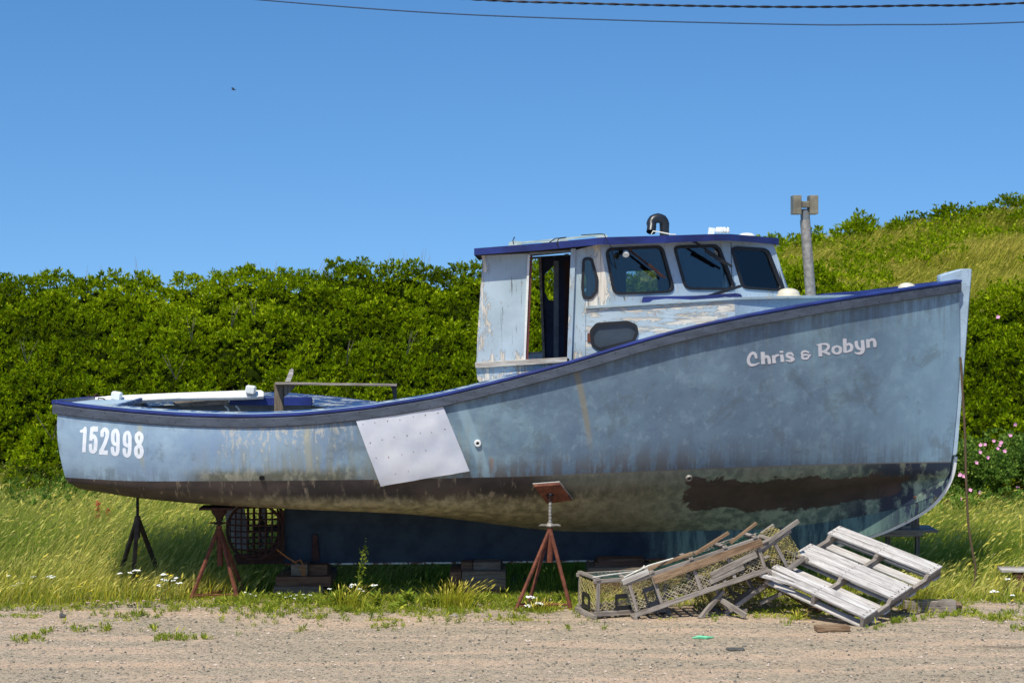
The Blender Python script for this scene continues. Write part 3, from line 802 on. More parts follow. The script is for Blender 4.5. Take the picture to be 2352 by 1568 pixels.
# trunk top: a slab following the sides in plan
top_px = [(1345,703,YS-.02),(1500,694,YS-.02),(1686,682.5,YS-.02),(1830,679.5,CY-.95),(1975,677,CY-.60)]
m = MB(); rows = []
for x, y, Y in top_px:
    a = W(x, y, Y); b = V((a.x, 2*CY-a.y, a.z)); rows.append([a, b, b+V((0,0,-.028)), a+V((0,0,-.028)), a])
m.grid(rows); m.f += [(0,1,2,3), (20,21,22,23)]
m.build('cabin_top', 'peel_deck', boat)
m = MB(); m.box(W(1977,700,CY)+V((0,0,0)), (.03, 1.2, .25)); m.build('cabin_front', 'pale_blue_paint', boat)

# --- faceted windscreen
YP = [YS, .58, 1.00, 1.50]
def post(i, x1, y1, x2, y2): return W(x1, y1, YP[i]), W(x2, y2, YP[i])
posts = [post(0, 1376, 556, 1405, 703), post(1, 1531, 552, 1562, 697), post(2, 1662, 548, 1699, 688), post(3, 1774, 552, 1816, 682)]
wins = [[(1390.5,572),(1521,566),(1549,668),(1541,674),(1411,674)], [(1548,567),(1649,563.5),(1689,662),(1683,666),(1572,661)], [(1679,568),(1762,573),(1799,667),(1705,661)]]
wins[0] = [(1391,572),(1520,566),(1549,670),(1410,675)]
wins[1] = [(1548,567),(1649,563.5),(1688,664),(1574,663)]
frames = []
def screen(i, ym):
    (t0, b0), (t1, b1) = posts[i], posts[i+1]
    f = plane_map(t0, b0, (t1+b1)/2)
    def px(p): d = p.y-CAMY; return (CX+F*p.x/d, HY+F*(CAMZ-p.z)/d)
    outer = [px(t0), px(t1), px(b1), px(b0)]
    w = wins[i]; rd = [16, 16, 16, 20] if i == 0 else [10, 20, 10, 20]
    if ym is not None: w = [[(1462,614),(1541,612),(1548,671),(1462,673)], None, [(1722,604),(1758,605),(1778,667),(1736,665)]][i]; rd = [8]*4
    hs_ = [round_poly(w, rd)] if w else []
    sp = holed(outer, hs_, f, .04, 'screen_panel', 'peel_light', boat, ymirror=ym)
    holed(offset_poly(outer, -2), hs_, f, .012, 'inner_lining', 'inner_navy', sp, front=.045, ymirror=ym)
    if not w: return
    holed(round_poly(offset_poly(w, 2.5), [r_+2 for r_ in rd]), [round_poly(offset_poly(w, -3.2), [r_-3 for r_ in rd])], f, .06, 'screen_frame', 'rubber', sp, front=-.014, ymirror=ym)
    holed(round_poly(w, rd), [], f, .008, 'screen_pane', 'glass', sp, front=.014, ymirror=ym)
for i in range(3):
    for ym in (None, CY): screen(i, ym)
# --- roof: plan outline along the near edge, mirrored
edge = [(1089,570.5,586,.12),(1237,559,575,.12),(1385,545,561,.12),(1400,544.5,562,.14),(1530,541,558,.30),(1640,537.5,553,.62),(1678,537.5,553,.80),(1735,542,557,1.15),(1789,547.5,562,1.48)]
m = MB(); top = []; bot = []
for x, yt, yb, Y in edge: top.append(W(x, yt, Y)); bot.append(W(x, yb, Y))
mir = lambda p: V((p.x, 2*CY-p.y, p.z))
TT = top+[mir(p) for p in top[::-1]]; BB = bot+[mir(p) for p in bot[::-1]]
n = len(TT)
m.add(TT+BB, [(i, (i+1)%n, (i+1)%n+n, i+n) for i in range(n)])
m.build('roof_fascia', 'royal_blue', boat)
m = MB(); rows = []
for p in top:
    q = mir(p); h = .004
    rows.append([p+(q-p)*t+V((0, 0, -.006-.0*t+h*math.sin(math.pi*t)*.8)) for t in (.004,.2,.4,.5,.6,.8,.996)])
m.grid(rows); m.build('roof', 'pale_blue_paint', boat)
m = MB(); rows = []
for p in bot: q = mir(p); rows.append([p+(q-p)*t+V((0,0,.02)) for t in (.004,.5,.996)])
m.grid(rows); m.build('headliner', 'inner_brown', boat)
# --- inside: sole, forward dash, far door post and dark lining of the near and far side
m = MB(); m.add([W(1400,668,YS+.04), W(1700,664,1.05), W(1805,664,1.5), V((W(1700,664,1.05).x, 2*CY-1.05, W(1700,664,1.05).z)), V((W(1400,668,YS+.04).x, YF-.04, W(1400,668,YS+.04).z))], [(0,1,2,3,4)])
m.build('dash_shelf', 'inner_navy', boat)
a = W(1400,668,YS+.05); b = V((a.x, YF-.05, a.z))
m = MB(); m.add([a, b, b+V((0,0,-1.1)), a+V((0,0,-1.1))], [(0,1,2,3)]); m.build('dash_front', 'inner_brown', boat)
def X_at(px, Y): return W(px, 600, Y).x
fY = YF-.045
def fbox(x0, x1, z0, z1, y0, y1, name, mat):
    m = MB(); m.box(((x0+x1)/2, (y0+y1)/2, (z0+z1)/2), (x1-x0, y1-y0, z1-z0)); return m.build(name, mat, boat)
# sliding door on the far side, shut halfway, and linings
xs = X_at(1241, 2.6)
holed([(1241,592),(1338,588),(1338,830),(1250,830)], [round_poly([(1251,630),(1282,600),(1282,690),(1260,690),(1251,670)], 10)], flat_map(2.60), .03, 'sliding_door', 'inner_navy', boat)
holed([(1237,592),(1243,592),(1252,830),(1247,830)], [], flat_map(2.57), .07, 'sliding_door_edge', 'grey_wood', boat)
fbox(X_at(1296, 2.3), X_at(1322, 2.3), 2.4, 4.05, 2.25, 2.31, 'inner_post', 'inner_brown')
fbox(X_at(1272, 2.2), X_at(1283, 2.2), 2.4, 4.05, 2.2, 2.24, 'inner_post', 'inner_grey')
for Yl, nm in ((YS+.042, 'n'), (YF-.042, 'f')):
    pass
m = MB(); m.add([V((X_at(1096, YS), YS+.06, 2.35)), V((X_at(1480, YS), YS+.08, 2.35)), V((X_at(1480, YS), YF-.08, 2.35)), V((X_at(1096, YS), YF-.06, 2.35))], [(0,1,2,3)])
m.build('wheelhouse_sole', 'inner_grey', boat)
fbox(X_at(1352, 2.45), X_at(1362, 2.45), 2.1, 4.1, 1.75, YF-.05, 'bulkhead', 'inner_navy')

# --- fittings
m = MB(); m.tube([W(1863,690,CY), W(1849,505,CY)], .064, 16); stack = m.build('exhaust_stack', 'grey_steel', boat, True)
m = MB(); m.tube([W(1850,508,CY), W(1848.5,480,CY)], .058, 16); m.build('stack_sleeve', 'inner_grey', stack, True)
m = MB()
for x0, x1 in ((1819,1838), (1857,1876)):
    m.box(W((x0+x1)/2, 471, CY), ((x1-x0)*21.5/F, .22, 43*21.5/F))
m.box(W(1847, 470, CY), (24*21.5/F, .16, 14*21.5/F))
m.build('stack_cap', 'cap_steel', stack, bevel=.004)
m = MB(); c = W(1511, 0, 1.1); pts = []
Yp = 1.1; p0 = W(1496, 530, Yp); 
pts = [W(1495,533,Yp-.12), W(1497,520,Yp-.08)]
for a in range(9):
    t = math.pi*(1-a/8); pts.append(W(1511+15*math.cos(t), 514-13*math.sin(t)*1.0, Yp-.06+.06*a/8))
pts += [W(1526,524,Yp), W(1526,545,Yp)]
rs = [.056,.056]+[.058 if a % 2 else .061 for a in range(9)]+[.058,.058]
m.tube(pts, rs, 16, caps=False); elbow = m.build('vent_elbow', 'black_plastic', boat, True)
m = MB(); m.tube([W(1500,531,.9), W(1515,533,.8), W(1540,538,.7), W(1552,539,.7)], .008, 6); m.tube([W(1500,531,.9), W(1496,538,.8)], .006, 6); m.build('vent_cord', 'rope_white', elbow)
# weathered hand rails lying on the roof
def handrail(pts_top, Y, th, name='roof_handrail', mat='worn_pale'):
    m = MB(); m.prism([W(x, y, Y) for x, y in pts_top], (0, th, 0)); return m.build(name, mat, boat)
weather_wood('worn_pale', S(140,160,156), S(196,200,190))
handrail([(1167,566),(1170,556),(1178,552.5),(1200,555),(1300,546),(1384,536),(1394,539),(1396,546),(1376,546),(1360,543),(1300,551),(1268,558),(1250,556),(1200,560),(1190,566)], .45, .05)
handrail([(1240,562),(1250,553),(1300,546),(1310,549),(1300,556)], .9, .05)
m = MB()
m.tube([W(1180,561,.2), W(1178,552,.3), W(1182,545,.3), W(1180,538+8,.35)], .006, 5)
m.build('loose_wiring', 'dark_steel', boat); m = MB(); m.tube([W(1262,557,.3), W(1275,548,.25), W(1300,545,.2), W(1283,548,.13), W(1279,560,.11), W(1283,567,.11)], .007, 5)
m.build('loose_wiring', 'dark_steel', boat); m = MB(); m.tube([W(1335,540,.3), W(1380,537,.2), W(1388,538,.13), W(1392,548,.13), W(1398,560,.14), W(1404,568,.3), W(1411,600,.3), W(1420,630,.42), W(1425,652,.42), W(1434,686,.35)], .0055, 5)
m.build('loose_wiring', 'dark_steel', boat)
m = MB(); m.box(W(1634,531,.8), (.075,.02,.085), Matrix.Rotation(.15,3,'Y'))
for x, r_ in ((1648,.03),(1656,.045),(1664,.03),(1672,.022)): m.lathe(W(x, 536, .8), [(r_*.6,0),(r_,.02),(r_*.9,.05),(r_*.4,.075)], 10)
m.build('roof_fitting', 'white_plastic', boat)
m = MB(); m.lathe(W(1715,545,1.3), [(.11,0),(.10,.03),(.06,.05),(.01,.055)], 14); m.build('roof_dome', 'white_plastic', boat, True)
for x, y, Y, r_ in ((1811,681,1.0,.135), (2083,668,1.35,.11)):
    m = MB(); m.lathe(W(x, y, Y), [(r_*1.12,0),(r_*1.12,.012),(r_,.02),(r_*.93,.06),(r_*.7,.085),(r_*.3,.1),(.01,.102)], 20); m.build('deck_vent', 'cream_dome', boat, True)
# blue grab rails
def grab(pts, Y, mat='royal_blue'):
    m = MB(); m.prism([W(x, y, Y) for x, y in pts], (0, .05, 0)); return m.build('grab_rail', mat, boat)
grab([(1475,690),(1477,682),(1484,681),(1600,679),(1690,673),(1701,675),(1705,681),(1703,685),(1690,684),(1665,682),(1640,686),(1606,689),(1560,687),(1530,686),(1500,689),(1492,694),(1475,696)], .33)
grab([(1845,678),(1960,669),(1970,671),(1972,678)], 1.9)
grab([(1600,680),(1700,676),(1704,680),(1640,682)], .5)
# searchlight, wipers
for (x, y) in ((1437,578), ):
    m = MB(); m.lathe(W(x, y, .30)+V((.0,0,0)), [(.02,0),(.034,.03),(.04,.06),(.034,.065)], 12, (0,-.6,-.5)); m.build('deck_lamp', 'white_plastic', boat, True)
m = MB(); m.lathe(W(1643,582,.98), [(.02,0),(.05,.03),(.055,.05)], 12, (-.5,-.8,-.2)); m.build('deck_lamp', 'grey_steel', boat, True)
m = MB(); m.box(W(1448,574,.28), (.035,.04,.06)); m.beam(W(1450,578,.36), W(1528,638,.47), .016, .022); m.beam(W(1490,607,.37), W(1520,634,.43), .02, .034); m.build('wiper', 'rust_dark', boat)
m = MB(); m.box(W(1596,553,.62), (.05,.05,.05)); m.beam(W(1592,553,.62), W(1681,612,.88), .018, .022); m.beam(W(1620,575,.68), W(1668,606,.84), .02, .04); m.build('wiper', 'dark_steel', boat)
m = MB(); m.tube([W(1679,556,.9), W(1680,620,.92), W(1684,655,.9)], .005, 5); m.build('stay_wire', 'cable_black', boat)
m = MB(); m.beam(W(1606,687,.50), W(1700,657,.8), .05, .03); m.build('fallen_wiper', 'black_plastic', boat)

# --- hull fittings: metal patch, skin fittings
pc = [(818,965),(1018,933),(1042,1000),(1078,1078),(975,1096),(875,1113),(846,1040)]
def patch():
    def ed(a, b, t): return (a[0]+(b[0]-a[0])*t, a[1]+(b[1]-a[1])*t)
    L = dens([(818,965),(846,1040),(875,1113)], 8); Rr = dens([(1018,933),(1046,1000),(1078,1078)], 8)
    n, k = len(L), 16; fr = []; bk = []
    for i in range(n):
        r1, r2 = [], []
        for j in range(k+1):
            x, y = ed(L[i], Rr[i], j/k)
            r1.append(on_hull(x, y, .026+.012*abs(math.sin(i*.55+j*.4))*.5+.030*(i/(n-1))**3*(j/k)**2+.012*(i/(n-1))**3*(1-j/k)**3)); r2.append(on_hull(x, y, -.01))
        fr.append(r1); bk.append(r2)
    m = MB(); m.grid(fr); N0 = n*(k+1); m.grid(bk)
    bd = [j for j in range(k+1)]+[i*(k+1)+k for i in range(1, n)]+[(n-1)*(k+1)+j for j in range(k-1, -1, -1)]+[i*(k+1) for i in range(n-2, 0, -1)]
    for a, b in zip(bd, bd[1:]+bd[:1]): m.f.append((a, b, b+N0, a+N0))
    pt = m.build('metal_patch', 'patch', boat, True)
    m = MB()
    for i in (0, 1, 2, 3):
        t = (i+.25)/3.8*.97+.02
        for j in range(7):
            s_ = (j+.35)/7+.01
            a, b = ed(L[0], L[-1], t), ed(Rr[0], Rr[-1], t)
            bow = -8*math.sin(math.pi*t)*0
            x, y = ed(a, b, s_); p = on_hull(x+random.uniform(-2,2), y+random.uniform(-2,2), .031); q = on_hull(x, y, .037)
            m.lathe(p, [(.0065, 0), (.0065, .003)], 6, (q-p).normalized())
    m.build('patch_screws', 'rust_steel', pt)
patch()
def skin_fitting(x, y, r1, r2, name, mat):
    p, q = on_hull(x, y, 0.), on_hull(x, y, .05); n_ = (q-p).normalized()
    m = MB(); m.lathe(p, [(r1, -.01), (r1, .018), (r1*.9, .026), (r2*1.1, .026), (r2, .008)], 18, n_)
    sk = m.build(name, mat, boat, True)
    m = MB(); m.lathe(p, [(r2*1.02, .004), (r2*1.02, .014)], 14, n_); m.build('drain_hole', 'dark_steel', sk)
skin_fitting(1097, 1017, .040, .018, 'skin_fitting', 'white_plastic')
skin_fitting(1582, 1096, .042, .020, 'skin_fitting', 'grey_steel')
skin_fitting(602, 1096, .030, .026, 'skin_fitting', 'dark_steel')
skin_fitting(2101, 1141, .014, .004, 'skin_fitting', 'rust_steel')

# --- lettering: strokes swept into outlines, laid on the hull
def decal(strokes, mapf, cell, name, mat, off):
    """strokes: (points, radii, flat) in picture measures; union outlined by marching squares"""
    segs = []
    for pts, rad, flat in strokes:
        P = [V((x, y, 0)) for x, y in pts]
        rr_ = rad if isinstance(rad, (list, tuple)) else [rad]*len(P)
        if len(P) > 2:
            PP = [2*P[0]-P[1]]+P+[2*P[-1]-P[-2]]; q = []; rq = []
            for i in range(len(P)-1):
                for t in range(5): q.append(cr(PP[i], PP[i+1], PP[i+2], PP[i+3], t/5)); rq.append(rr_[i]+(rr_[i+1]-rr_[i])*t/5)
            q.append(P[-1]); rq.append(rr_[-1]); P, rr_ = q, rq
        for i in range(len(P)-1):
            segs.append((P[i].x, P[i].y, rr_[i], P[i+1].x, P[i+1].y, rr_[i+1], flat and i == 0, flat and i == len(P)-2))
    xs = [s_[0] for s_ in segs]+[s_[3] for s_ in segs]; ys = [s_[1] for s_ in segs]+[s_[4] for s_ in segs]
    mr = max(s_[2] for s_ in segs)*1.3
    gx = np.arange(min(xs)-mr, max(xs)+mr, cell); gy = np.arange(min(ys)-mr, max(ys)+mr, cell)
    XX, YY = np.meshgrid(gx, gy, indexing='ij'); D = np.full(XX.shape, 1e9)
    for x0, y0, r0, x1, y1, r1, fa, fb in segs:
        dx, dy = x1-x0, y1-y0; L2 = dx*dx+dy*dy+1e-12; t = ((XX-x0)*dx+(YY-y0)*dy)/L2; tc = np.clip(t, 0, 1)
        d = np.hypot(XX-x0-tc*dx, YY-y0-tc*dy)-(r0+(r1-r0)*tc); L = math.sqrt(L2)
        if fa: d = np.maximum(d, -t*L)
        if fb: d = np.maximum(d, (t-1)*L)
        D = np.minimum(D, d)
    vid = {}; vs = []; fs = []
    def vert(key, x, y):
        if key not in vid: vid[key] = len(vs); vs.append((x, y))
        return vid[key]
    for i in range(len(gx)-1):
        for j in range(len(gy)-1):
            c = [(i,j),(i+1,j),(i+1,j+1),(i,j+1)]; val = [D[a] for a in c]
            if min(val) > 0: continue
            poly = []
            for k in range(4):
                a, b = c[k], c[(k+1)%4]; va, vb = val[k], val[(k+1)%4]
                if va <= 0: poly.append(vert(('p', a), gx[a[0]], gy[a[1]]))
                if (va <= 0) != (vb <= 0):
                    t = va/(va-vb); key = ('e',)+tuple(sorted((a, b)))
                    poly.append(vert(key, gx[a[0]]+(gx[b[0]]-gx[a[0]])*t, gy[a[1]]+(gy[b[1]]-gy[a[1]])*t))
            if len(poly) >= 3: fs.append(tuple(poly))
    pts = []; 
    for x, y in vs:
        p = on_hull(*mapf(x, y), off); pts.append(tuple(p))
    me = bpy.data.meshes.new(name); me.from_pydata(pts, [], fs)
    return link_mesh(name, me, mat, boat)
nmap = lambda u, v: (172.3+.07812*u, 964.7+.07812*v)
r5 = 54
num = [
 ([(300,255),(265,940)], r5, True), ([(190,325),(255,300),(305,225)], [46,46,40], False),
 ([(680,262),(505,250)], 78, True), ([(508,200),(468,600)], [52,48], True), ([(470,545),(540,460),(610,560),(610,740),(590,880),(530,925),(470,880),(458,700)], [48,52,54,56,56,54,52,50], True),
 ([(800,475),(808,330),(885,262),(948,340),(945,480),(870,700),(775,900)], [52,54,56,58,56,54,54], True), ([(712,935),(970,958)], 66, True), ([(775,880),(765,960)], 56, False),
 ([(1270,500),(1245,340),(1190,298),(1130,360),(1112,500),(1125,640),(1180,700),(1245,690)], [52,52,56,54,54,54,56,50], False), ([(1268,400),(1262,820),(1240,960),(1180,1000),(1118,940),(1100,790)], [54,54,56,54,54,50], True),
 ([(1617,540),(1592,400),(1545,352),(1480,410),(1458,540),(1470,680),(1530,740),(1590,730)], [52,50,48,50,54,54,56,50], False), ([(1616,440),(1610,860),(1588,1000),(1530,1042),(1466,980),(1450,830)], [54,54,56,54,54,50], True),
 ([(1890,375),(1955,440),(1962,560),(1890,690),(1815,570),(1818,440),(1890,375)], 54, False), ([(1890,730),(1955,830),(1962,980),(1890,1078),(1805,990),(1800,830),(1890,730)], 56, False),
]
num = [([nmap(*p) for p in pts], [a*.07812 for a in rd] if isinstance(rd, list) else rd*.07812, fl) for pts, rd, fl in num]
decal(num, lambda x, y: (x, y), .62, 'registration_number', 'decal_white', .003)
cmap = lambda u, v: (1693.9+.14649*u, 758+.14649*v)
nm = [
 ([(292,425),(270,368),(220,362),(178,420),(170,490),(205,540),(270,540),(340,512)], [20,24,22,24,26,24,16,7], False),
 ([(393,340),(400,530)], [33,30], True), ([(405,460),(440,412),(485,430),(500,525)], [16,20,26,26], True),
 ([(560,392),(575,515)], [24,29], True), ([(575,440),(600,400),(645,388)], [16,20,13], False),
 ([(690,378),(705,495)], [24,30], True), ([(672,338),(706,338)], 15, False),
 ([(868,392),(840,362),(785,368),(778,408),(840,430),(868,455),(830,480),(765,474)], [14,18,20,22,26,26,18,12], False),
 ([(1110,345),(1060,328),(1012,345),(1015,380),(1075,385),(1140,390)], [14,16,17,17,14,11], False), ([(1040,385),(1010,412),(1030,442),(1090,440),(1128,395)], [16,18,18,17,13], False),
 ([(1290,225),(1298,410)], [28,30], True), ([(1245,232),(1330,215),(1405,222),(1425,262),(1390,310),(1330,335)], [10,14,18,24,20,14], False), ([(1345,330),(1450,380)], [22,20], True),
 ([(1555,248),(1610,280),(1605,340),(1550,365),(1500,335),(1500,280),(1555,248)], [14,24,24,14,24,24,14], False),
 ([(1678,130),(1682,350)], [30,27], True), ([(1700,235),(1750,215),(1788,250),(1780,305),(1735,330),(1690,345)], [14,20,26,24,16,13], False),
 ([(1858,178),(1868,250),(1905,290),(1950,290)], [28,27,22,14], True), ([(1955,155),(1965,290),(1945,345),(1890,365),(1835,350)], [27,30,28,18,10], True),
 ([(2038,140),(2048,275)], [27,29], True), ([(2050,195),(2090,150),(2130,150),(2148,190),(2150,255)], [12,20,24,27,27], True),
]
nm = [([cmap(*p) for p in pts], [a*.14649 for a in rd] if isinstance(rd, list) else rd*.14649, fl) for pts, rd, fl in nm]
for a_, b_, word in ((0, 8, 'Chris'), (8, 10, 'and'), (10, len(nm), 'Robyn')):
    w_ = nm[a_:b_]; sh = [([(x+1.2, y+1.4) for x, y in pts], rd, fl) for pts, rd, fl in w_]
    d_ = decal(w_, lambda x, y: (x, y), .75, 'name_lettering', 'decal_grey', .0038)
    decal(sh, lambda x, y: (x, y), .85, 'lettering_shadow', 'decal_edge', .002)

# --- stern gear
holed([(537,1273),(655,1268),(657,1292),(545,1294)], [], lambda x, y, t: fm(x, y, 0)+V((0, t-.05, 0)), .10, 'skeg', 'rust_dark', boat)
holed([(513,1160),(560,1160),(572,1232),(566,1262),(540,1258),(524,1215)], [], lambda x, y, t: fm(x, y, 0)+V((0, t-.02, 0)), .04, 'rudder', 'inner_grey', boat)
m = MB(); c = W(590, 1213, CY)
rad = .34
for side in (-1, 1):
    def cg(a, b): # a,b in -1..1 -> bulged basket
        return c+V((a*rad, side*(.10+.22*math.sqrt(max(0, 1-a*a*.9-b*b*.5))), -b*rad))
    for k in range(-4, 5):
        a = k/4.6; e = math.sqrt(1-a*a)
        m.tube([cg(a, e*(-1+t/6)) for t in range(13)], .011, 5)
        m.tube([cg(e*(-1+t/6), a) for t in range(13)], .010, 5)
    m.tube([cg(math.cos(t/16*math.pi), math.sin(t/16*math.pi)) for t in range(33)], .018, 6)
m.build('propeller_cage', 'rust_dark', boat)
holed([(640,1168),(657,1168),(657,1270),(600,1276),(560,1270),(600,1262),(630,1250),(645,1215)], [], lambda x, y, t: fm(x, y, 0)+V((0, t-.16, 0)), .01, 'cage_plate', 'rust_dark', boat)
m = MB()
for k in range(3):
    a = 2*math.pi*k/3+.5; d = V((0, math.cos(a), math.sin(a))); t_ = V((1, 0, 0)); q = d.cross(t_)
    h = W(598,1215,CY); m.hexa([h+d*.02+q*-.02+t_*-.02, h+d*.02+q*.02+t_*.0, h+d*.2+q*.09+t_*.04, h+d*.2-q*.09-t_*.04, h+d*.02+q*-.02+t_*-.01, h+d*.02+q*.02+t_*.012, h+d*.2+q*.09+t_*.05, h+d*.2-q*.09-t_*.03])
m.tube([W(585,1215,CY), W(660,1212,CY)], .03, 10); m.build('propeller', 'dark_steel', boat)
m = MB(); m.beam(W(603,1160,2.3), W(600,1275,2.3), .09, .05); m.build('rudder_post', 'grey_steel', boat)
m = MB(); m.prism([W(718,1229,1.40), W(724,1226,1.40), W(729,1231,1.40), W(734,1288,1.40), (W(715,1290,1.40))], (0,.04,0)); m.build('keel_strap', 'rust_dark', boat, bevel=.005)
m = MB(); m.tube([W(632,1258,1.3), W(660,1280,1.25), W(678,1290,1.2), W(690,1285,1.2), W(698,1300,1.15), W(700,1330,1.15), W(697,1358,1.15)], .010, 6)
m.tube([W(672,1288,1.25), W(690,1300,1.15), W(697,1325,1.15), W(690,1342,1.15)], .009, 6); 
finish(m.build('orange_rope', 'rope_orange', None, True), 'frayed orange-brown rope hanging from the propeller cage over the sternmost blocks', 'rope')
# ================================================================ BOAT STANDS
def hubY(px, py, Y): return W(px, py, Y)
def stand(label, hub, top, feet, tube_end, mat, pad=None, screw='grey_steel', bars=True, hook=True, legw=.036):
    t = thing('boat_stand', label, 'boat stand', (hub.x, hub.y, min(f.z for f in feet)), 'jack stands propping the hull')
    for f in feet:
        m = MB(); d = (f-hub).normalized()
        m.beam(hub+V((0,0,-.01))+V((d.x*.03, d.y*.03, 0)), f, legw, legw); m.build('leg', mat, t, bevel=.006)
    m = MB(); m.tube([hub+V((0,0,.03)), tube_end], .036, 14); m.build('centre_tube', mat, t, True)
    m = MB(); pts = [hub+(top-hub)*(i/22) for i in range(23)]
    m.tube(pts, [.020 if i % 2 else .016 for i in range(23)], 10); m.build('screw', screw, t)
    if hook:
        m = MB(); h = hub+V((0,0,.045)); m.lathe(h, [(.05,0),(.055,.012),(.035,.03),(.03,.045)], 12)
        m.hexa([h+V((-.13,-.015,.008)), h+V((.13,-.015,.008)), h+V((.13,.015,.008)), h+V((-.13,.015,.008)), h+V((-.10,-.018,.026)), h+V((.10,-.018,.026)), h+V((.10,.018,.026)), h+V((-.10,.018,.026))])
        m.build('adjusting_nut', screw, t)
    if bars:
        m = MB()
        for i in range(len(feet)):
            a, b = feet[i], feet[(i+1)%len(feet)]
            m.tube([a+(hub-a)*.06, b+(hub-b)*.06], .011, 6)
        m.build('brace_rod', mat, t)
    if pad: pad(t)
    return t
# stand under the middle of the hull, with the plywood pad
def padC(t):
    pts = [(1218,1110),(1284,1105),(1313,1140),(1313,1147),(1262,1147)]
    a = on_hull(1225, 1108, .03); b = on_hull(1284, 1104, .03); c = on_hull(1313, 1139, .03); d = on_hull(1255, 1147, .03)
    n_ = (b-a).cross(d-a).normalized()
    if n_.y > 0: n_ = -n_
    m = MB(); m.prism([a, b, c, d], n_*.035); m.build('pad', 'rust_steel', t, bevel=.005)['label'] = 'red-brown plywood pad'
    m = MB(); m.prism([a+n_*.01*0+(a-c)*.02-n_*.012, b+(b-d)*.02-n_*.012, c+(c-a)*.02-n_*.012, d+(d-b)*.02-n_*.012], n_*.011); m.build('pad_backing', 'pale_wood', t)
    m = MB(); m.lathe(W(1263,1136,padY), [(.05,0),(.03,.04),(.022,.08)], 10, (0,0,-1)); m.build('swivel', 'rust_dark', t)
hp = on_hull(1263, 1128, .05); padY = hp.y
hc = W(1263, 1217, hp.y)
padY = hp.y
stand('rusty red tripod jack stand with a square pad, beside the leftmost lobster trap', hc, W(1264,1130,hp.y), [G(1184,1402), V((G(1213,1392).x, G(1213,1392).y, 0)), G(1311,1399)], W(1263,1290,hp.y), 'rust_steel', padC)
# second stand by the propeller cage
hb_ = W(503, 1212, .95); fB = [G(438,1377), G(545,1374), G(552,1366)]
def padB(t):
    m = MB(); m.box(W(500,1165,.95), (.40,.30,.03)); m.build('pad', 'rust_dark', t, bevel=.004)
    m = MB(); m.lathe(W(504,1168,.95), [(.10,0),(.09,.05),(.05,.10),(.04,.14)], 12, (0,0,-1)); m.build('swivel', 'rust_dark', t)
stand('rusty brown tripod jack stand beside the propeller cage', hb_, W(504,1170,.95), [fB[0], fB[1], fB[2]+V((0,.25,0))], W(506,1298,.95), 'rust_steel', padB, 'rust_dark', legw=.040)
# stand under the stern quarter
hA = W(316, 1190, 1.15)
stand('dark tripod jack stand in the grass under the stern number', hA, W(316,1143,1.15), [G(269,1340,.0), G(304,1353,.0), G(371,1334,.0)], W(315,1235,1.15), 'stand_steel', None, 'dark_steel', bars=False, hook=False, legw=.048)
# far side stand seen through the cage
hD = W(601, 1190, 2.6)
stand('pale grey jack stand on the far side, seen through the propeller cage', hD, W(601,1160,2.6), [W(560,1300,2.4), W(598,1330,2.9), W(640,1300,2.7)], W(600,1280,2.6), 'inner_grey', None, 'grey_steel', bars=False, hook=False)

# ================================================================ BLOCKS UNDER THE KEEL
def block(x0, y0, x1, y1, Y, dep, mat, label, group='timber blocks under the keel', yaw=0):
    a, b = W(x0, y0, Y), W(x1, y1, Y)
    m = MB(); c = V(((a.x+b.x)/2, Y+dep/2, (a.z+b.z)/2)); m.box(c, (b.x-a.x, dep, a.z-b.z), Matrix.Rotation(yaw, 3, 'Z'))
    return finish(m.build('timber_block', mat, None, bevel=.006), label, 'timber block', group)
block(668,1296,706,1322,1.15,.7,'block_timber','small pale squared block under the aft end of the keel, topmost of the stern pile')
block(708,1297,752,1324,1.25,.6,'dark_timber','dark timber block touching the keel, right of the small pale block in the stern pile')
block(633,1324,760,1347,1.10,.8,'dark_timber','long reddish-brown timber in the middle of the stern pile, under the orange rope')
block(628,1347,742,1368,1.05,.8,'block_timber','wide brown timber at the bottom of the stern pile')
block(1059,1291,1086,1312,1.2,.6,'dark_timber','small reddish end-on block, topmost of the middle pile')
block(1087,1291,1150,1312,1.15,.7,'block_timber','short grey block at the top of the middle pile, under the keel')
block(1033,1312,1060,1342,1.05,.6,'dark_timber','reddish block standing at the left end of the middle pile')
block(1061,1312,1161,1331,1.02,.8,'block_timber','upper of the two long grey beams in the middle pile')
block(1063,1331,1162,1354,.98,.8,'block_timber','lower of the two long grey beams in the middle pile')
block(1066,1354,1112,1371,.95,.5,'brown_wood','pale low block at the foot of the middle pile')
block(1116,1354,1150,1370,.98,.5,'dark_timber','dark low block at the foot of the middle pile on its right')
block(1374,1283,1480,1292,1.15,.6,'dark_timber','thin dark board touching the keel, on top of the forward pile behind the traps')
block(1366,1292,1475,1302,1.10,.6,'dark_timber','second thin board in the forward pile behind the traps')
block(1351,1303,1500,1330,1.00,.8,'block_timber','big squared grey beam of the forward pile behind the traps')
block(1362,1330,1492,1362,.98,.8,'dark_timber','dark bottom beam of the forward pile behind the traps')

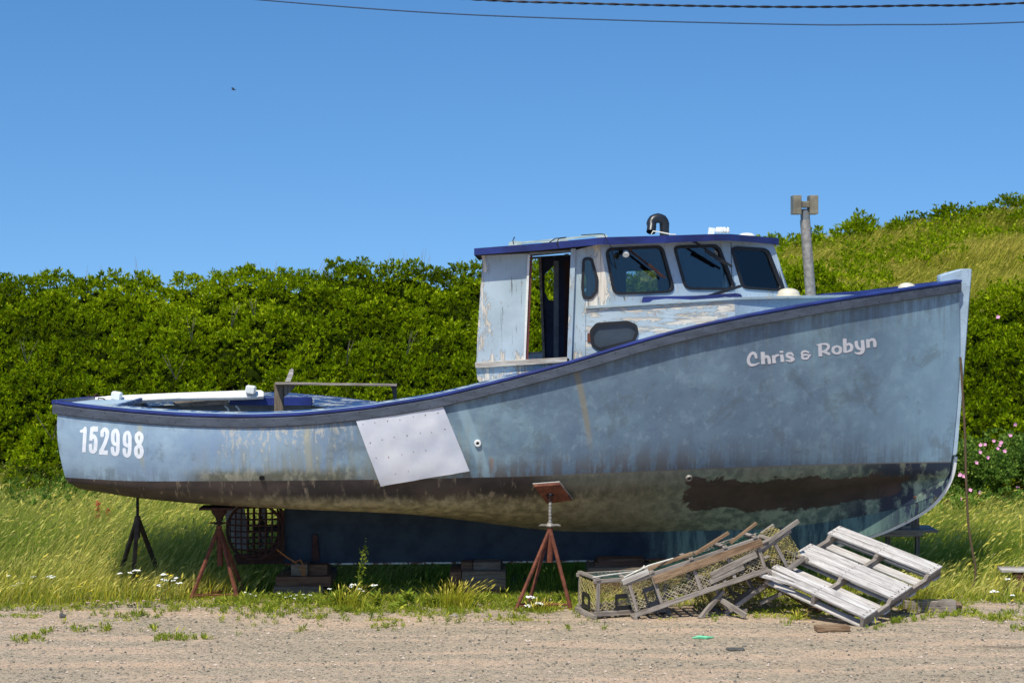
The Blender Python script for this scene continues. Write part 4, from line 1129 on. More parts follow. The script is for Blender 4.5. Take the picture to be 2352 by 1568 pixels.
# support beyond the bow
def pbox(m, x0, y0, x1, y1, Y, dep):
    a, b = W(x0, y0, Y), W(x1, y1, Y); m.box(((a.x+b.x)/2, Y+dep/2, (a.z+b.z)/2), (b.x-a.x, dep, a.z-b.z))
t = thing('bow_support', 'grey timber post on crossed planks under the bow', 'timber support', (5.1, 2.4, 0))
m = MB(); pbox(m, 2086,1160,2112,1217,2.3,.14); m.build('post', 'post_wood', t, bevel=.006)
m = MB(); pbox(m, 2068,1208,2092,1217,2.25,.3); pbox(m, 2030,1209,2070,1215,2.25,.3); m.build('plank', 'grey_wood', t)
m = MB(); pbox(m, 2020,1217,2155,1223,2.2,.5); m.build('plank', 'grey_wood', t, bevel=.004)
m = MB(); pbox(m, 1990,1223,2120,1232,2.2,.12); m.build('plank', 'grey_wood', t, bevel=.004)
for x in (2036, 2104): m = MB(); pbox(m, x,1223,x+9,1330,2.3,.08); m.build('leg', 'post_wood', t)

# ================================================================ LOBSTER TRAPS
def diamond_net(m, f, nu, nv, r, jit=.06, sag=.0, seed=1):
    """netting over the patch f(u,v): two families of crossing cords"""
    rg = random.Random(seed)
    def q(u, v): p = f(min(1, max(0, u)), min(1, max(0, v))); return p
    n = nu+nv
    for fam in (1, -1):
        for k in range(-nv, nu+1):
            pts = []
            for t in range(nv+1):
                u = (k+t)/nu if fam > 0 else (k+nv-t)/nu; v = t/nv
                if -1e-6 <= u <= 1+1e-6:
                    pts.append(q(u+rg.uniform(-jit, jit)/nu, v+rg.uniform(-jit, jit)/nv))
            if len(pts) > 1: m.tube(pts, r, 3, caps=False)
def trap(label, M, L, Wd, H, posts, opts):
    """M places the trap: x along its length, y across it to the back, z up"""
    o = M @ V((0,0,0)); t = thing('lobster_trap', label, 'lobster trap', o, 'old wooden lobster traps heaped on the gravel')
    wd = opts.get('wood', 'grey_wood')
    e = .035
    def bm_(a, b, w, h, name='frame_slat', mat=wd, up=(0,0,1)):
        m = MB(M); 
        m.beam(V(a), V(b), w, h, up); return m.build(name, mat, t, bevel=.003)
    # base: two sills and cross slats
    for y in (0, Wd): bm_((-.02,y,.03), (L+.02,y,.03), .04, .055, 'sill')
    k = opts.get('slats', 9)
    m = MB(M)
    for i in range(k):
        x = .03+(L-.06)*i/(k-1); m.beam((x,-.01,.066), (x,Wd+.01,.066), .035, .014)
    m.build('base_slats', wd, t)
    m = MB(M); m.beam((-.02, -.025, .0), (-.02, Wd+.025, .0), .05, .05); m.build('runner', wd, t, bevel=.003)
    m = MB(M); m.beam((L+.02, -.025, .0), (L+.02, Wd+.025, .0), .05, .05); m.build('runner', wd, t, bevel=.003)
    for x in posts:
        for y in (0, Wd):
            bm_((x*L,y,.06), (x*L+random.uniform(-.01,.01),y,H-.03), .04, .032, 'post')
    # top rails and cross pieces
    for y in (0, Wd): bm_((-.03,y,H-.005), (L+.03,y,H-.01), .035, .045, 'top_rail')
    for x in posts: bm_((x*L,-.03,H+.02), (x*L,Wd+.03,H+.02), .05, .03, 'top_rail')
    for a in opts.get('boards', []): bm_(*a[:2], a[2], a[3], 'loose_board', a[4] if len(a) > 4 else wd, (0,1,0) if len(a) < 6 else a[5])
    nm_ = opts.get('net', 'yellow_net')
    m = MB(M)
    jt = lambda u, v, s_: .02*math.sin(7*u+s_)*math.sin(math.pi*v)
    diamond_net(m, lambda u, v: V((u*L, -.005+.03*math.sin(math.pi*v)+jt(u, v, 1), .07+v*(H-.09))), int(L/.05), 7, .0022, .25, seed=2)
    diamond_net(m, lambda u, v: V((u*L, Wd+.005, .07+v*(H-.09))), int(L/.06), 6, .002, .25, seed=3)
    for x in (0, L): diamond_net(m, lambda u, v: V((x, u*Wd, .07+v*(H-.09))), int(Wd/.055), 7, .0028, .25, seed=4)
    m.build('side_netting', nm_, t)
    m = MB(M)
    for x0, x1, z1 in opts.get('heads', [(.1*L, .45*L, .5), (.9*L, .55*L, .5)]):   # funnel heads inside
        diamond_net(m, lambda u, v: V((x0+(x1-x0)*v, Wd/2+(u-.5)*Wd*(1-.65*v), .09+(H-.14)*(.5+(.5-.28*v)*math.sin(6.283*u)*.9))), 11, 6, .003, .3, seed=6)
    m.build('net_heads', 'yellow_net', t)
    m = MB(M)
    diamond_net(m, lambda u, v: V((u*L, v*Wd, H+.012-.02*math.sin(math.pi*v))), int(L/.09), 6, .0035, .25, seed=5)
    m.build('top_netting', opts.get('topnet', 'green_net'), t)
    # plastic escape vents
    for (x, z, w, h, y) in opts.get('vents', []):
        m = MB(M)
        for a, b in (((x-w/2,y,z-h/2),(x+w/2,y,z-h/2)), ((x-w/2,y,z+h/2),(x+w/2,y,z+h/2)), ((x-w/2+.012,y,z-h/2),(x-w/2+.012,y,z+h/2)), ((x+w/2-.012,y,z-h/2),(x+w/2-.012,y,z+h/2))):
            m.beam(a, b, .014, opts.get('vb', .045), (0,0,1))
        m.beam((x-w/2-.02,y+.004,z-h/2-.012), (x+w/2+.02,y+.004,z-h/2-.012), .012, .03)
        m.build('escape_vent', 'black_plastic', t)
    for (x, w, z, h) in opts.get('endvents', []):
        m = MB(M)
        y0 = x; m.beam((-.01,y0-w/2,z-h/2),(-.01,y0+w/2,z-h/2), .012, .045); m.beam((-.01,y0-w/2,z+h/2),(-.01,y0+w/2,z+h/2), .012, .045)
        m.beam((-.01,y0-w/2,z-h/2),(-.01,y0-w/2,z+h/2), .012, .04, (0,1,0)); m.beam((-.01,y0+w/2,z-h/2),(-.01,y0+w/2,z+h/2), .012, .04, (0,1,0))
        m.build('escape_vent', 'black_plastic', t)
    if opts.get('rope'):
        m = MB(M); m.tube([V(p) for p in opts['rope']], .009, 6); m.build('bridle_rope', 'rope_white', t, True)
    return t
def place(origin, yaw, tilt, roll=0):
    return Matrix.Translation(origin) @ Matrix.Rotation(yaw, 4, 'Z') @ Matrix.Rotation(-tilt, 4, 'Y') @ Matrix.Rotation(roll, 4, 'X')
g1 = G(1369, 1422)
trap('upright grey lobster trap with yellow netting, leftmost of the heap', place(g1+V((0,0,.03)), R(20), 0), .86, .50, .40, [.02, .98],
     dict(vents=[(.36,.15,.26,.13,-.012)], endvents=[(.27,.18,.14,.13)], vb=.05, rope=[(-.02,.04,.435),(.2,.06,.45),(.5,.10,.46),(.62,.14,.475),(.66,.18,.48),(.68,.2,.50),(.66,.16,.51),(.62,.12,.48)], heads=[(.12,.4,.5),(.8,.45,.5)]))
g2 = G(1463, 1424)
trap('long lobster trap tilted up to the right, with brown boards nailed along it', place(g2+V((0,0,.035)), R(7), R(17.5), R(-4)), 1.56, .52, .40, [.015, .2, .5, .76, .99],
     dict(net='tan_net', wood='grey_wood', vents=[(.22,.17,.14,.17,-.012)], vb=.05, slats=14,
          boards=[((.30,-.045,.335), (1.60,-.045,.345), .022, .085, 'brown_wood', (0,0,1)), ((.93,-.02,.17), (1.5,-.03,.24), .02, .075, 'grey_wood', (0,0,1)), ((.9,-.015,.11), (1.32,-.02,.15), .02, .06, 'grey_wood', (0,0,1)),
                  ((.30,.1,.45), (.82,.02,.47), .06, .035, 'brown_wood', (0,0,1)), ((.84,.03,.45), (1.28,.0,.56), .06, .035, 'brown_wood', (0,0,1)), ((1.26,.02,.44), (1.62,.02,.56), .05, .03, 'brown_wood', (0,0,1)), ((-.04,-.02,.42), (.28,-.02,.44), .03, .06, 'pale_wood', (0,0,1))],
          rope=[(0,.02,.46),(.3,.0,.5),(.6,.05,.48)]))
g3 = G(1683, 1424)
trap('lobster trap standing steeply on edge between the long trap and the pallet', place(g3+V((-.02,.26,.02)), R(16), R(31), 0), 1.10, .45, .40, [.02, .36, .8],
     dict(wood='grey_wood', topnet='yellow_net', vents=[(.28,.19,.26,.2,-.012)], vb=.04, slats=10,
          boards=[((-.05,-.03,.44), (1.26,-.03,.44), .03, .05, 'grey_wood', (0,0,1)), ((.5,-.04,.40), (.62,-.04,.44), .03, .06, 'grey_wood', (0,0,1))],
          heads=[(.15,.6,.5),(1.1,.7,.5)]))
# green netting slumped over the back of the long trap
m = MB(); rg = random.Random(4)
def drape(u, v):
    a = W(1580,1318,-.1)*(1-u)+W(1745,1215,.1)*u; return a+V((0, .25*v, -.32*v*v+.07*math.sin(5*u)+.03*math.sin(14*u+3*v)))
diamond_net(m, drape, 34, 10, .0045, .4, seed=9)
diamond_net(m, lambda u, v: drape(u, v)+V((.02,.03,.02)), 34, 10, .0045, .5, seed=10)
m.tube([W(1690,1245,.0), W(1712,1228,.0), W(1722,1212,.0), W(1727,1205,.02)], [.02,.014,.008,.003], 6)
finish(m.build('fishing_net', 'green_net'), 'bunched dark green fishing net slumped behind the top of the long trap', 'net')
m = MB(); 
def heap(u, v):
    a = W(1600,1405,-.15)*(1-u)+W(1800,1360,.0)*u; return a+V((0, .4*v, .20*math.sin(3.1*v)+.06*math.sin(9*u+4*v)+.04*math.sin(17*u)))
diamond_net(m, heap, 26, 10, .004, .5, seed=12); diamond_net(m, lambda u, v: heap(u, v)+V((.03,.02,-.05)), 26, 10, .004, .6, seed=13)
finish(m.build('tangled_net', 'yellow_net'), 'tangled yellow twine netting spilling under the steep trap and the pallet', 'net')
# loose timbers in the heap
def plank(a, b, w, h, mat, label, name='plank', up=(0,0,1), bev=.004, group=None):
    m = MB(); m.beam(a, b, w, h, up); return finish(m.build(name, mat, None, bevel=bev), label, 'plank', group)
plank(W(1661,1356,-.42), W(1607,1420,-.58), .05, .045, 'grey_wood', 'short grey stake leaning between the long trap and the steep trap')
plank(W(1655,1376,-.45), W(1714,1414,-.60), .03, .06, 'grey_wood', 'broken grey slat slanting down in front of the steep trap')
plank(W(1585,1420,-.35)+V((0,0,0)), W(1716,1400,-.30), .05, .045, 'grey_wood', 'low grey rail lying under the raised end of the long trap')
plank(W(1716,1262,-.30), W(1763,1240,-.28), .09, .018, 'grey_wood', 'split grey slat near the upper end of the long trap, highest of the loose slats')
plank(W(1700,1302,-.34), W(1766,1276,-.30), .10, .018, 'grey_wood', 'wide split grey slat below the highest loose slat on the long trap')
plank(W(1700,1318,-.36), W(1738,1305,-.34), .05, .02, 'brown_wood', 'short brown splinter of wood under the wide split slat')
plank(W(1745,1385,-.2), W(1830,1345,-.1), .04, .04, 'grey_wood', 'grey stick rising from the ground toward the left corner of the pallet')
plank(W(1700,1300,-.1), W(1900,1420,.1), .05, .02, 'dark_timber', 'dark lath lying in the shadow between the traps and the pallet')
# ================================================================ PALLET
pA, pB, pD = W(1930,1207,.60), W(2163,1298,-.15), W(1759,1312,-.38)
pC = W(1985,1416,-1.1)
def pal(u, v, w=0.):   # u along the boards A->B, v from A towards D, w below the top face
    a = pA*(1-u)*(1-v)+pB*u*(1-v)+pD*(1-u)*v+pC*u*v
    return a+PN*w*1.2
PN = (pB-pA).cross(pD-pA).normalized()
if PN.z > 0: PN = -PN
t = thing('pallet', 'bleached wooden pallet with broken lower board, leaning on the traps', 'pallet', (pC.x, pC.y, 0))
def pboard(u0, u1, v0, v1, w0, w1, name, mat='board_wood', v0b=None, v1b=None):
    v0b = v0 if v0b is None else v0b; v1b = v1 if v1b is None else v1b
    m = MB(axis=pal(1,.5)-pal(0,.5)); m.hexa([pal(u0,v0,w1), pal(u1,v0b,w1), pal(u1,v1b,w1), pal(u0,v1,w1), pal(u0,v0,w0), pal(u1,v0b,w0), pal(u1,v1b,w0), pal(u0,v1,w0)])
    return m.build(name, mat, t, bevel=.004)
for (a, b, a2, b2) in ((.0,.095,0,.095),(.101,.165,.101,.16),(.40,.475,.40,.478),(.481,.56,.482,.56),(.566,.645,.567,.64),(.845,.915,.845,.915),):
    pboard(-.01, 1.01, a, b, 0, .022, 'deck_board', 'board_wood', a2, b2)
# broken lower board: splintered near its left end
m = MB(axis=pal(1,.5)-pal(0,.5))
m.hexa([pal(.30,.922,.022), pal(1.01,.922,.022), pal(1.01,1.0,.022), pal(.26,1.0,.022), pal(.30,.922,0), pal(1.01,.922,0), pal(1.01,1.0,0), pal(.26,1.0,0)])
m.hexa([pal(.0,.985,.0), pal(.32,.93,.022), pal(.30,.965,.022), pal(.02,1.01,.01), pal(.0,.98,-.03), pal(.32,.93,0), pal(.30,.965,0), pal(.02,1.0,-.03)])
m.hexa([pal(.03,1.06,.0), pal(.34,.965,.022), pal(.30,1.0,.022), pal(.0,1.09,.01), pal(.02,1.05,-.02), pal(.34,.965,0), pal(.30,1.0,0), pal(.0,1.08,-.02)])
m.build('broken_board', 'board_wood', t, bevel=.003)
for a, b in ((.0,.085),(.15,.24),(.33,.42),(.50,.58),(.66,.74),(.82,.89),(.93,1.0)): pboard(-.005, 1.005, a, b, .112, .132, 'bottom_board', 'board_wood')
for u0, u1 in ((.0,.035),(.475,.51),(.965,1.0)):
    # notched stringer as a polygon in v,w
    prof = [(0,.0225),(1,.0225),(1,.1115),(.84,.1115),(.82,.08),(.66,.08),(.64,.1115),(.36,.1115),(.34,.08),(.18,.08),(.16,.1115),(0,.1115)]
    prof = [(0,.0225),(.175,.0225),(.195,.058),(.365,.058),(.385,.0225),(.655,.0225),(.675,.058),(.815,.058),(.835,.0225),(1,.0225),(1,.1115),(0,.1115)]
    n = len(prof); m = MB(axis=pal(.5,1)-pal(.5,0)); m.add([pal(u0,v,w) for v, w in prof]+[pal(u1,v,w) for v, w in prof], [])
    cu = [tuple(range(n))[::-1], tuple(range(n, 2*n))]+[(i, (i+1)%n, (i+1)%n+n, i+n) for i in range(n)]
    m.f += cu; m.build('stringer', 'grey_wood', t, bevel=.002)
m = MB()
for a in (.02,.07,.12,.15,.415,.46,.50,.54,.585,.63,.86,.9,.94,.98):
    for u in (.015,.025,.49,.975,.985): 
        p = pal(u, a+random.uniform(-.005,.005), -.001); m.lathe(p, [(.006,0),(.006,.003)], 5, -PN)
m.build('nail_heads', 'rust_dark', t)
# faded stamp on the right-hand stringer
def stamp():
    segs = []
    G5 = {'B':['110','101','110','101','110'],'A':['010','101','111','101','101'],'X':['101','101','010','101','101'],'1':['010','110','010','010','111'],'T':['111','010','010','010','010'],'E':['111','100','110','100','111'],'R':['110','101','110','101','101']}
    m = MB(); nrm = (pal(1,.5,0)-pal(0,.5,0)).normalized()
    word = 'BAXTER'
    for k, ch in enumerate(word):
        for r_, row in enumerate(G5[ch]):
            for c_, b in enumerate(row):
                if b == '1':
                    v = .60-(k*4+c_)*.0062*1.0+.06; w = .07+r_*.007
                    q = [pal(1, v, w)+nrm*.003, pal(1, v-.0062, w)+nrm*.003, pal(1, v-.0062, w+.007)+nrm*.003, pal(1, v, w+.007)+nrm*.003]
                    m.add(q, [(0,1,2,3)])
    m.build('stamped_lettering', 'dark_steel', t)
stamp()
# ------------------------------------------------ timbers, scraps and stones about the gravel
plank(W(1776,1338,-.05), W(1950,1385,-.35)+V((0,.25,0)), .09, .02, 'grey_wood', 'grey board lying flat beneath the pallet')
plank(G(1862,1400,.05), G(1905,1392,.05), .10, .04, 'dark_timber', 'short dark board in the shadow under the pallet')
m = MB(); c = G(1911,1441,.03); m.box(c, (.36,.17,.05), Matrix.Rotation(R(5),3,'Z')); finish(m.build('board_offcut', 'brown_wood', None, bevel=.004), 'short thick brown board lying on the gravel in front of the pallet', 'plank')
m = MB(); c = G(2135,1390,.06); m.box(c, (.58,.16,.13), Matrix.Rotation(R(-3),3,'Z')); finish(m.build('timber_beam', 'grey_wood', None, bevel=.008), 'squared pale beam in the weeds right of the pallet', 'timber')
m = MB(); c = G(2195,1392,.05); m.box(c, (.12,.10,.09), Matrix.Rotation(R(30),3,'Z')@Matrix.Rotation(R(20),3,'X')); finish(m.build('wood_stub', 'brown_wood', None, bevel=.01), 'splintered stub at the right end of the squared beam', 'timber')
plank(G(2045,1412,.02), G(2108,1388,.04), .03, .02, 'brown_wood', 'thin brown stick at the foot of the pallet on its right')
# bench end at the right edge of the view
t = thing('low_bench', 'low weathered plank bench in the grass at the right edge', 'bench', W(2340,1340,1.4))
m = MB(); a = W(2294,1305,1.4); m.beam(a, a+V((1.5,0,0)), .13, .035, (0,0,1)); m.build('seat_plank', 'grey_wood', t, bevel=.004)
m = MB(); m.beam(a+V((-.02,-.14,0)), a+V((1.5,-.14,0)), .12, .035, (0,0,1)); m.build('seat_plank', 'pale_wood', t, bevel=.004)
for dx in (.22, 1.2): m = MB(); m.box(a+V((dx,-.07,-.14)), (.09,.22,.24)); m.build('leg', 'dark_timber', t, bevel=.005)

def rock(px, py, r, label, mat='stone', squash=(1,.8,.6), seed=0, name='stone'):
    rg = random.Random(seed); bm = bmesh.new(); bmesh.ops.create_icosphere(bm, subdivisions=2, radius=1)
    c = G(px, py)
    for v in bm.verts:
        n_ = v.co.normalized(); s_ = 1+.22*math.sin(n_.x*4+seed)+.18*math.cos(n_.y*5+seed*2)+rg.uniform(-.09,.09)
        v.co = V((n_.x*squash[0]*s_*r+c.x, n_.y*squash[1]*s_*r+c.y, max(-.4, n_.z)*squash[2]*s_*r+c.z+.3*r*squash[2]))
    me = bpy.data.meshes.new(name); bm.to_mesh(me); bm.free()
    return finish(link_mesh(name, me, mat), label, 'stone')
rock(1043,1418,.062,'pale rounded stone on the gravel below the middle block pile', seed=1)
rock(143,1417,.038,'small brown pointed stone at the left on the gravel','dark_stone',(1,.8,1.0),3)
rock(1690,1492,.075,'flat dark grey stone on the gravel in front of the traps','dark_stone',(1.15,.7,.28),5)
rock(1709,1484,.03,'small brown pebble just behind the flat dark stone','stone',(1,.8,.7),8)
rock(1560,1527,.028,'small tan pebble near the bottom of the gravel','stone',(1,.8,.7),9)
m = MB(); c = G(1614,1464,.008); m.tube([c+V((-.11,0,.0)), c+V((-.04,-.01,.012)), c+V((.04,-.015,.006)), c+V((.12,.02,.004))], [.006,.02,.018,.006], 6); finish(m.build('plastic_scrap', 'mint_plastic'), 'mint green plastic scrap on the gravel', 'litter')
m = MB(); m.tube([G(1900,1482,.008), G(1960,1485,.012), G(2000,1483,.008)], .006, 5)
m.v = [(v[0]+1.6, v[1], v[2]) for v in m.v]; finish(m.build('dry_twig', 'bare_twig'), 'thin dry twig lying on the gravel at the right', 'twig')
# rope from the bow
m = MB(); pts = dens([(2206,820),(2211,900),(2216,990),(2219,1100),(2224,1200),(2233,1262),(2240,1300),(2239,1335),(2230,1352)], 5)
m.tube([W(x, y, 1.35-.0006*i) for i, (x, y) in enumerate(pts)], .0145, 7); finish(m.build('bow_rope', 'rope_brown', None, True), 'brown rope hanging from the bow down into the grass', 'rope')
# spray bottle and paper on the dash, seen through the screen
t = thing('spray_bottle', 'spray bottle with green trigger head behind the middle windscreen pane', 'bottle', W(1668,664,.95))
m = MB(); b = W(1668,664,1.12); m.lathe(b+V((0,0,.0)), [(.045,0),(.048,.02),(.045,.10),(.022,.15),(.018,.17)], 14); m.build('bottle_body', 'white_plastic', t, True)
m = MB(); m.lathe(b+V((0,0,.17)), [(.022,0),(.02,.05)], 12); m.beam(b+V((.02,0,.25)), b+V((-.07,0,.25)), .035, .04); m.beam(b+V((-.04,0,.24)), b+V((-.05,0,.18)), .02, .02); m.build('trigger_head', 'spray_green', t)
m = MB(); m.box(W(1718,658,1.35), (.14,.12,.04), Matrix.Rotation(.3,3,'Z')); finish(m.build('paper_stack', 'white_plastic', None, bevel=.003), 'white carton lying behind the right-hand windscreen pane', 'carton')
# overhead cables
def cable(pts, Y, r, name, mat, label, helix=0):
    cx_ = dens(pts, 40); m = MB()
    P = [W(x, y, Y) for x, y in cx_]
    if not helix: m.tube(P, r, 6)
    else:
        for ph in (0, math.pi):
            q = []; L = 0
            Q = []
            for a, b in zip(P, P[1:]):
                for i in range(6): Q.append(a+(b-a)*i/6)
            for i, p in enumerate(Q):
                if i: L += (p-Q[i-1]).length
                an = L*2*math.pi/helix+ph; q.append(p+V((0, math.cos(an)*r*.9, math.sin(an)*r*.9)))
            m.tube(q, r, 5)
    return finish(m.build(name, mat, None, True), label, 'cable', None)
cable([(-2600,-420),(-1200,-190),(0,-55),(585,-1),(1000,30),(1400,46),(1800,56),(2000,57),(2352,51),(3200,8),(4600,-150)], 6, .011, 'overhead_cable', 'cable_blue', 'thin smooth overhead cable, the lower of the two')
cable([(-2400,-400),(-1000,-180),(400,-45),(1070,-2),(1300,7),(1600,14),(1850,16.5),(2100,13.5),(2352,7.5),(3200,-40),(4600,-190)], 4, .010, 'overhead_cable', 'cable_black', 'dark twisted overhead cable, the upper of the two', helix=.42)
# distant bird
b = W(536, 206, 45); t = thing('bird', 'tiny dark bird flying in the blue sky at the left', 'bird', b)
m = MB(); m.tube([b+V((-.07,0,.01)), b+V((-.03,0,.0)), b+V((.02,0,-.005)), b+V((.07,0,-.01)), b+V((.10,0,-.02))], [.006,.022,.026,.02,.004], 8); m.build('body', 'bird_grey', t, True)
m = MB()
for sy in (-1, 1): m.prism([b+V((-.02,sy*.015,.01)), b+V((.035,sy*.015,.01)), b+V((.01,sy*.10,.06)), b+V((-.05,sy*.20,.04)), b+V((-.045,sy*.10,.05))], (0,0,.004))
m.build('wings', 'bird_grey', t)
# ================================================================ GROUND
def sst(x): x = np.clip(x, 0, 1); return x*x*(3-2*x)
HRX = ([-60,-30,-3,-1,2,5,6,6.6,10.3,13.4,20,60,200], [-1.6,-1.6,-1.5,-1.0,.2,.85,1.05,1.25,1.8,2.1,2.9,4.2,4.2])
HBX = ([-60,-12,-6,-3,0,3,8,12,30,200], [3.33,3.33,3.36,3.4,3.45,3.42,3.45,3.55,3.8,3.8])
def terrain(X, Y):
    X = np.asarray(X, float); Y = np.asarray(Y, float)
    hb = np.interp(X, *HBX); hr = np.interp(X, *HRX)
    z = -.05*sst((Y-.5)/2.)-.0*Y
    z = z + hb*np.clip((Y-8.2)/5.8, 0, 1)**.9*1.0
    z = z + hr*np.clip((Y-14)/12, 0, 1)
    z = z + (fbm(X*.35, Y*.35, 3, 3)-.5)*.5*sst((Y-9)/4)
    fall = sst((Y-np.where(hr < 0, 18, 30))/40.); z = z*(1-fall)
    z = z + (fbm(X*.9, Y*.9, 9, 3)-.5)*.05*sst((Y-1)/2)
    z = z + (fbm(X*1.7, Y*1.7, 19, 3)-.5)*.035*sst((1.-Y)/1.)
    far = sst((np.hypot(X, Y)-90)/60.); return z*(1-far)-.2*far
def tz(x, y): return float(terrain(x, y))
def axis(parts):
    o = []
    for a, b, st in parts: o += list(np.arange(a, b-1e-6, st))
    o.append(parts[-1][1]); return np.array(o)
gxs = axis([(-900,-200,100),(-200,-40,16),(-40,-16,2),(-16,18,.3),(18,40,2),(40,200,16),(200,900,100)])
def sheet(ys, name, mat):
    XX, YY = np.meshgrid(gxs, ys, indexing='ij'); ZZ = terrain(XX, YY); nx, ny = XX.shape
    vs = np.stack([XX, YY, ZZ], -1).reshape(-1, 3); fs = [(i*ny+j, (i+1)*ny+j, (i+1)*ny+j+1, i*ny+j+1) for i in range(nx-1) for j in range(ny-1)]
    me = bpy.data.meshes.new(name); me.from_pydata(vs.tolist(), [], fs)
    return finish(link_mesh(name, me, mat, None, True), kind='structure')
sheet(axis([(-500,-60,40),(-60,-20,4),(-20,-5,1),(-5,.8,.2)]), 'gravel_lot', 'gravel')
sheet(axis([(.8,8.2,.2)]), 'meadow_soil', 'gravel')
sheet(axis([(8.2,30,.4),(30,90,3),(90,900,90)]), 'hillside', 'hill')

# ---------------------------------------------------------------- vegetation helpers
def tri_mesh(name, verts, faces4, tint, mats, parent=None, mat_idx=None):
    """verts (N,3), faces4 (M,4) quads, tint (N,)"""
    me = bpy.data.meshes.new(name); nv, nf = len(verts), len(faces4)
    me.vertices.add(nv); me.vertices.foreach_set('co', np.ascontiguousarray(verts, np.float32).ravel())
    me.loops.add(nf*4); me.loops.foreach_set('vertex_index', np.ascontiguousarray(faces4, np.int32).ravel())
    me.polygons.add(nf); me.polygons.foreach_set('loop_start', np.arange(0, nf*4, 4, dtype=np.int32))
    if mat_idx is not None: me.polygons.foreach_set('material_index', mat_idx.astype(np.int32))
    a = me.attributes.new('tint', 'FLOAT_COLOR', 'POINT'); c = np.ones((nv, 4), np.float32); c[:, :3] = tint[:, None]; a.data.foreach_set('color', c.ravel())
    me.update(calc_edges=True)
    return link_mesh(name, me, mats, parent)
def unit(v): return v/np.maximum(np.linalg.norm(v, axis=-1, keepdims=True), 1e-9)
def leaves(cent, nrm, size, per, spread, rng, tint, width=.42, tintvar=.18):
    """rosettes of folded diamond leaves about each centre"""
    N = len(cent); c = np.repeat(cent, per, 0); n = np.repeat(nrm, per, 0); s = np.repeat(size, per)*rng.uniform(.65, 1.2, N*per)
    d = unit(n+rng.normal(0, spread, (N*per, 3))); side = unit(np.cross(d, rng.normal(0, 1, (N*per, 3))))
    up = np.cross(side, d)
    b = c+d*(s*.12)[:, None]+rng.normal(0, .18, (N*per, 3))*s[:, None]
    tip = b+d*s[:, None]+up*(s*.12)[:, None]; mid = b+d*(s*.55)[:, None]
    l = mid+side*(s*width*.5)[:, None]+up*(s*.08)[:, None]; r_ = mid-side*(s*width*.5)[:, None]+up*(s*.08)[:, None]
    vs = np.stack([b, l, tip, r_], 1).reshape(-1, 3); fs = np.arange(N*per*4).reshape(-1, 4)
    t = np.clip(np.repeat(tint, per)+rng.normal(0, tintvar, N*per), 0, 1); tt = np.repeat(t, 4)
    return vs, fs, tt
def blades(base, height, lean, width, rng, tint, seed_frac=0., droop=.5):
    """curved grass blades: three quads each; lean (N,2) is the tip's drift as a share of height"""
    N = len(base); a = rng.uniform(0, 2*math.pi, N); sd = np.stack([np.cos(a)*.6+.6, np.sin(a)*.5, np.zeros(N)], -1); sd = unit(sd)
    ts = [0., .4, .75, 1.]; rows = []
    for t in ts:
        off = np.stack([lean[:, 0]*height*t**1.8, lean[:, 1]*height*t**1.8, height*(t-droop*.35*t**3)], -1)
        w = width*(1-t)**.6*.5 if t < 1 else width*.06
        p = base+off; rows.append((p-sd*np.reshape(w, (-1, 1)), p+sd*np.reshape(w, (-1, 1))))
    vs = np.stack([q for r_ in rows for q in r_], 1).reshape(-1, 3)
    k = np.arange(N)[:, None, None]*8; f = np.array([[0,1,3,2],[2,3,5,4],[4,5,7,6]])[None]; fs = (k+f).reshape(-1, 4)
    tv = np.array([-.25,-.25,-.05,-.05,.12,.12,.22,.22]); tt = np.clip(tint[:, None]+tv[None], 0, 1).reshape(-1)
    if seed_frac > 0:
        m = rng.random(N) < seed_frac; tip0 = (rows[2][0]+rows[2][1])/2; tip1 = rows[3][0]; d = (tip1-tip0)[m]; b0 = (tip0+(tip1-tip0)*.3)[m]; K = m.sum()
        sdm = sd[m]*(width[m]*1.3)[:, None]; L = unit(d)*rng.uniform(.05, .11, K)[:, None]
        q = np.stack([b0, b0+L*.5-sdm, b0+L*1.0, b0+L*.5+sdm], 1).reshape(-1, 3); n0 = len(vs)
        vs = np.concatenate([vs, q]); fs = np.concatenate([fs, n0+np.arange(K*4).reshape(-1, 4)]); tt = np.concatenate([tt, np.repeat(np.clip(rng.normal(.9, .1, K), 0, 1), 4)])
    return vs, fs, tt
def cat(parts):
    V_, F_, T_ = [], [], []; n = 0
    for v, f, t in parts: V_.append(v); F_.append(f+n); T_.append(t); n += len(v)
    return np.concatenate(V_), np.concatenate(F_), np.concatenate(T_)

# ================================================================ SHRUB BANK
def canopy_field(x0, x1, y0, y1, step, mounds, clumps, inside):
    xs = np.arange(x0, x1, step); ys = np.arange(y0, y1, step); XX, YY = np.meshgrid(xs, ys, indexing='ij')
    T = terrain(XX, YY); H = np.zeros_like(T)
    def stampm(arr, H, sign=1):
        for mx, my, r, h, b in arr:
            i0, i1 = max(0, int((mx-r-x0)/step)), min(len(xs), int((mx+r-x0)/step)+2); j0, j1 = max(0, int((my-r-y0)/step)), min(len(ys), int((my+r-y0)/step)+2)
            if i0 >= i1 or j0 >= j1: continue
            q = 1-((XX[i0:i1, j0:j1]-mx)**2+(YY[i0:i1, j0:j1]-my)**2)/r**2
            v = np.where(q > 0, b+h*np.sqrt(np.maximum(q, 0)), 0); H[i0:i1, j0:j1] = np.maximum(H[i0:i1, j0:j1], v)
    stampm(mounds, H); C = np.zeros_like(H); stampm(clumps, C)
    H = H+C*np.clip(H*3, 0, 1); canopy_field.C = C
    return xs, ys, XX, YY, T, H
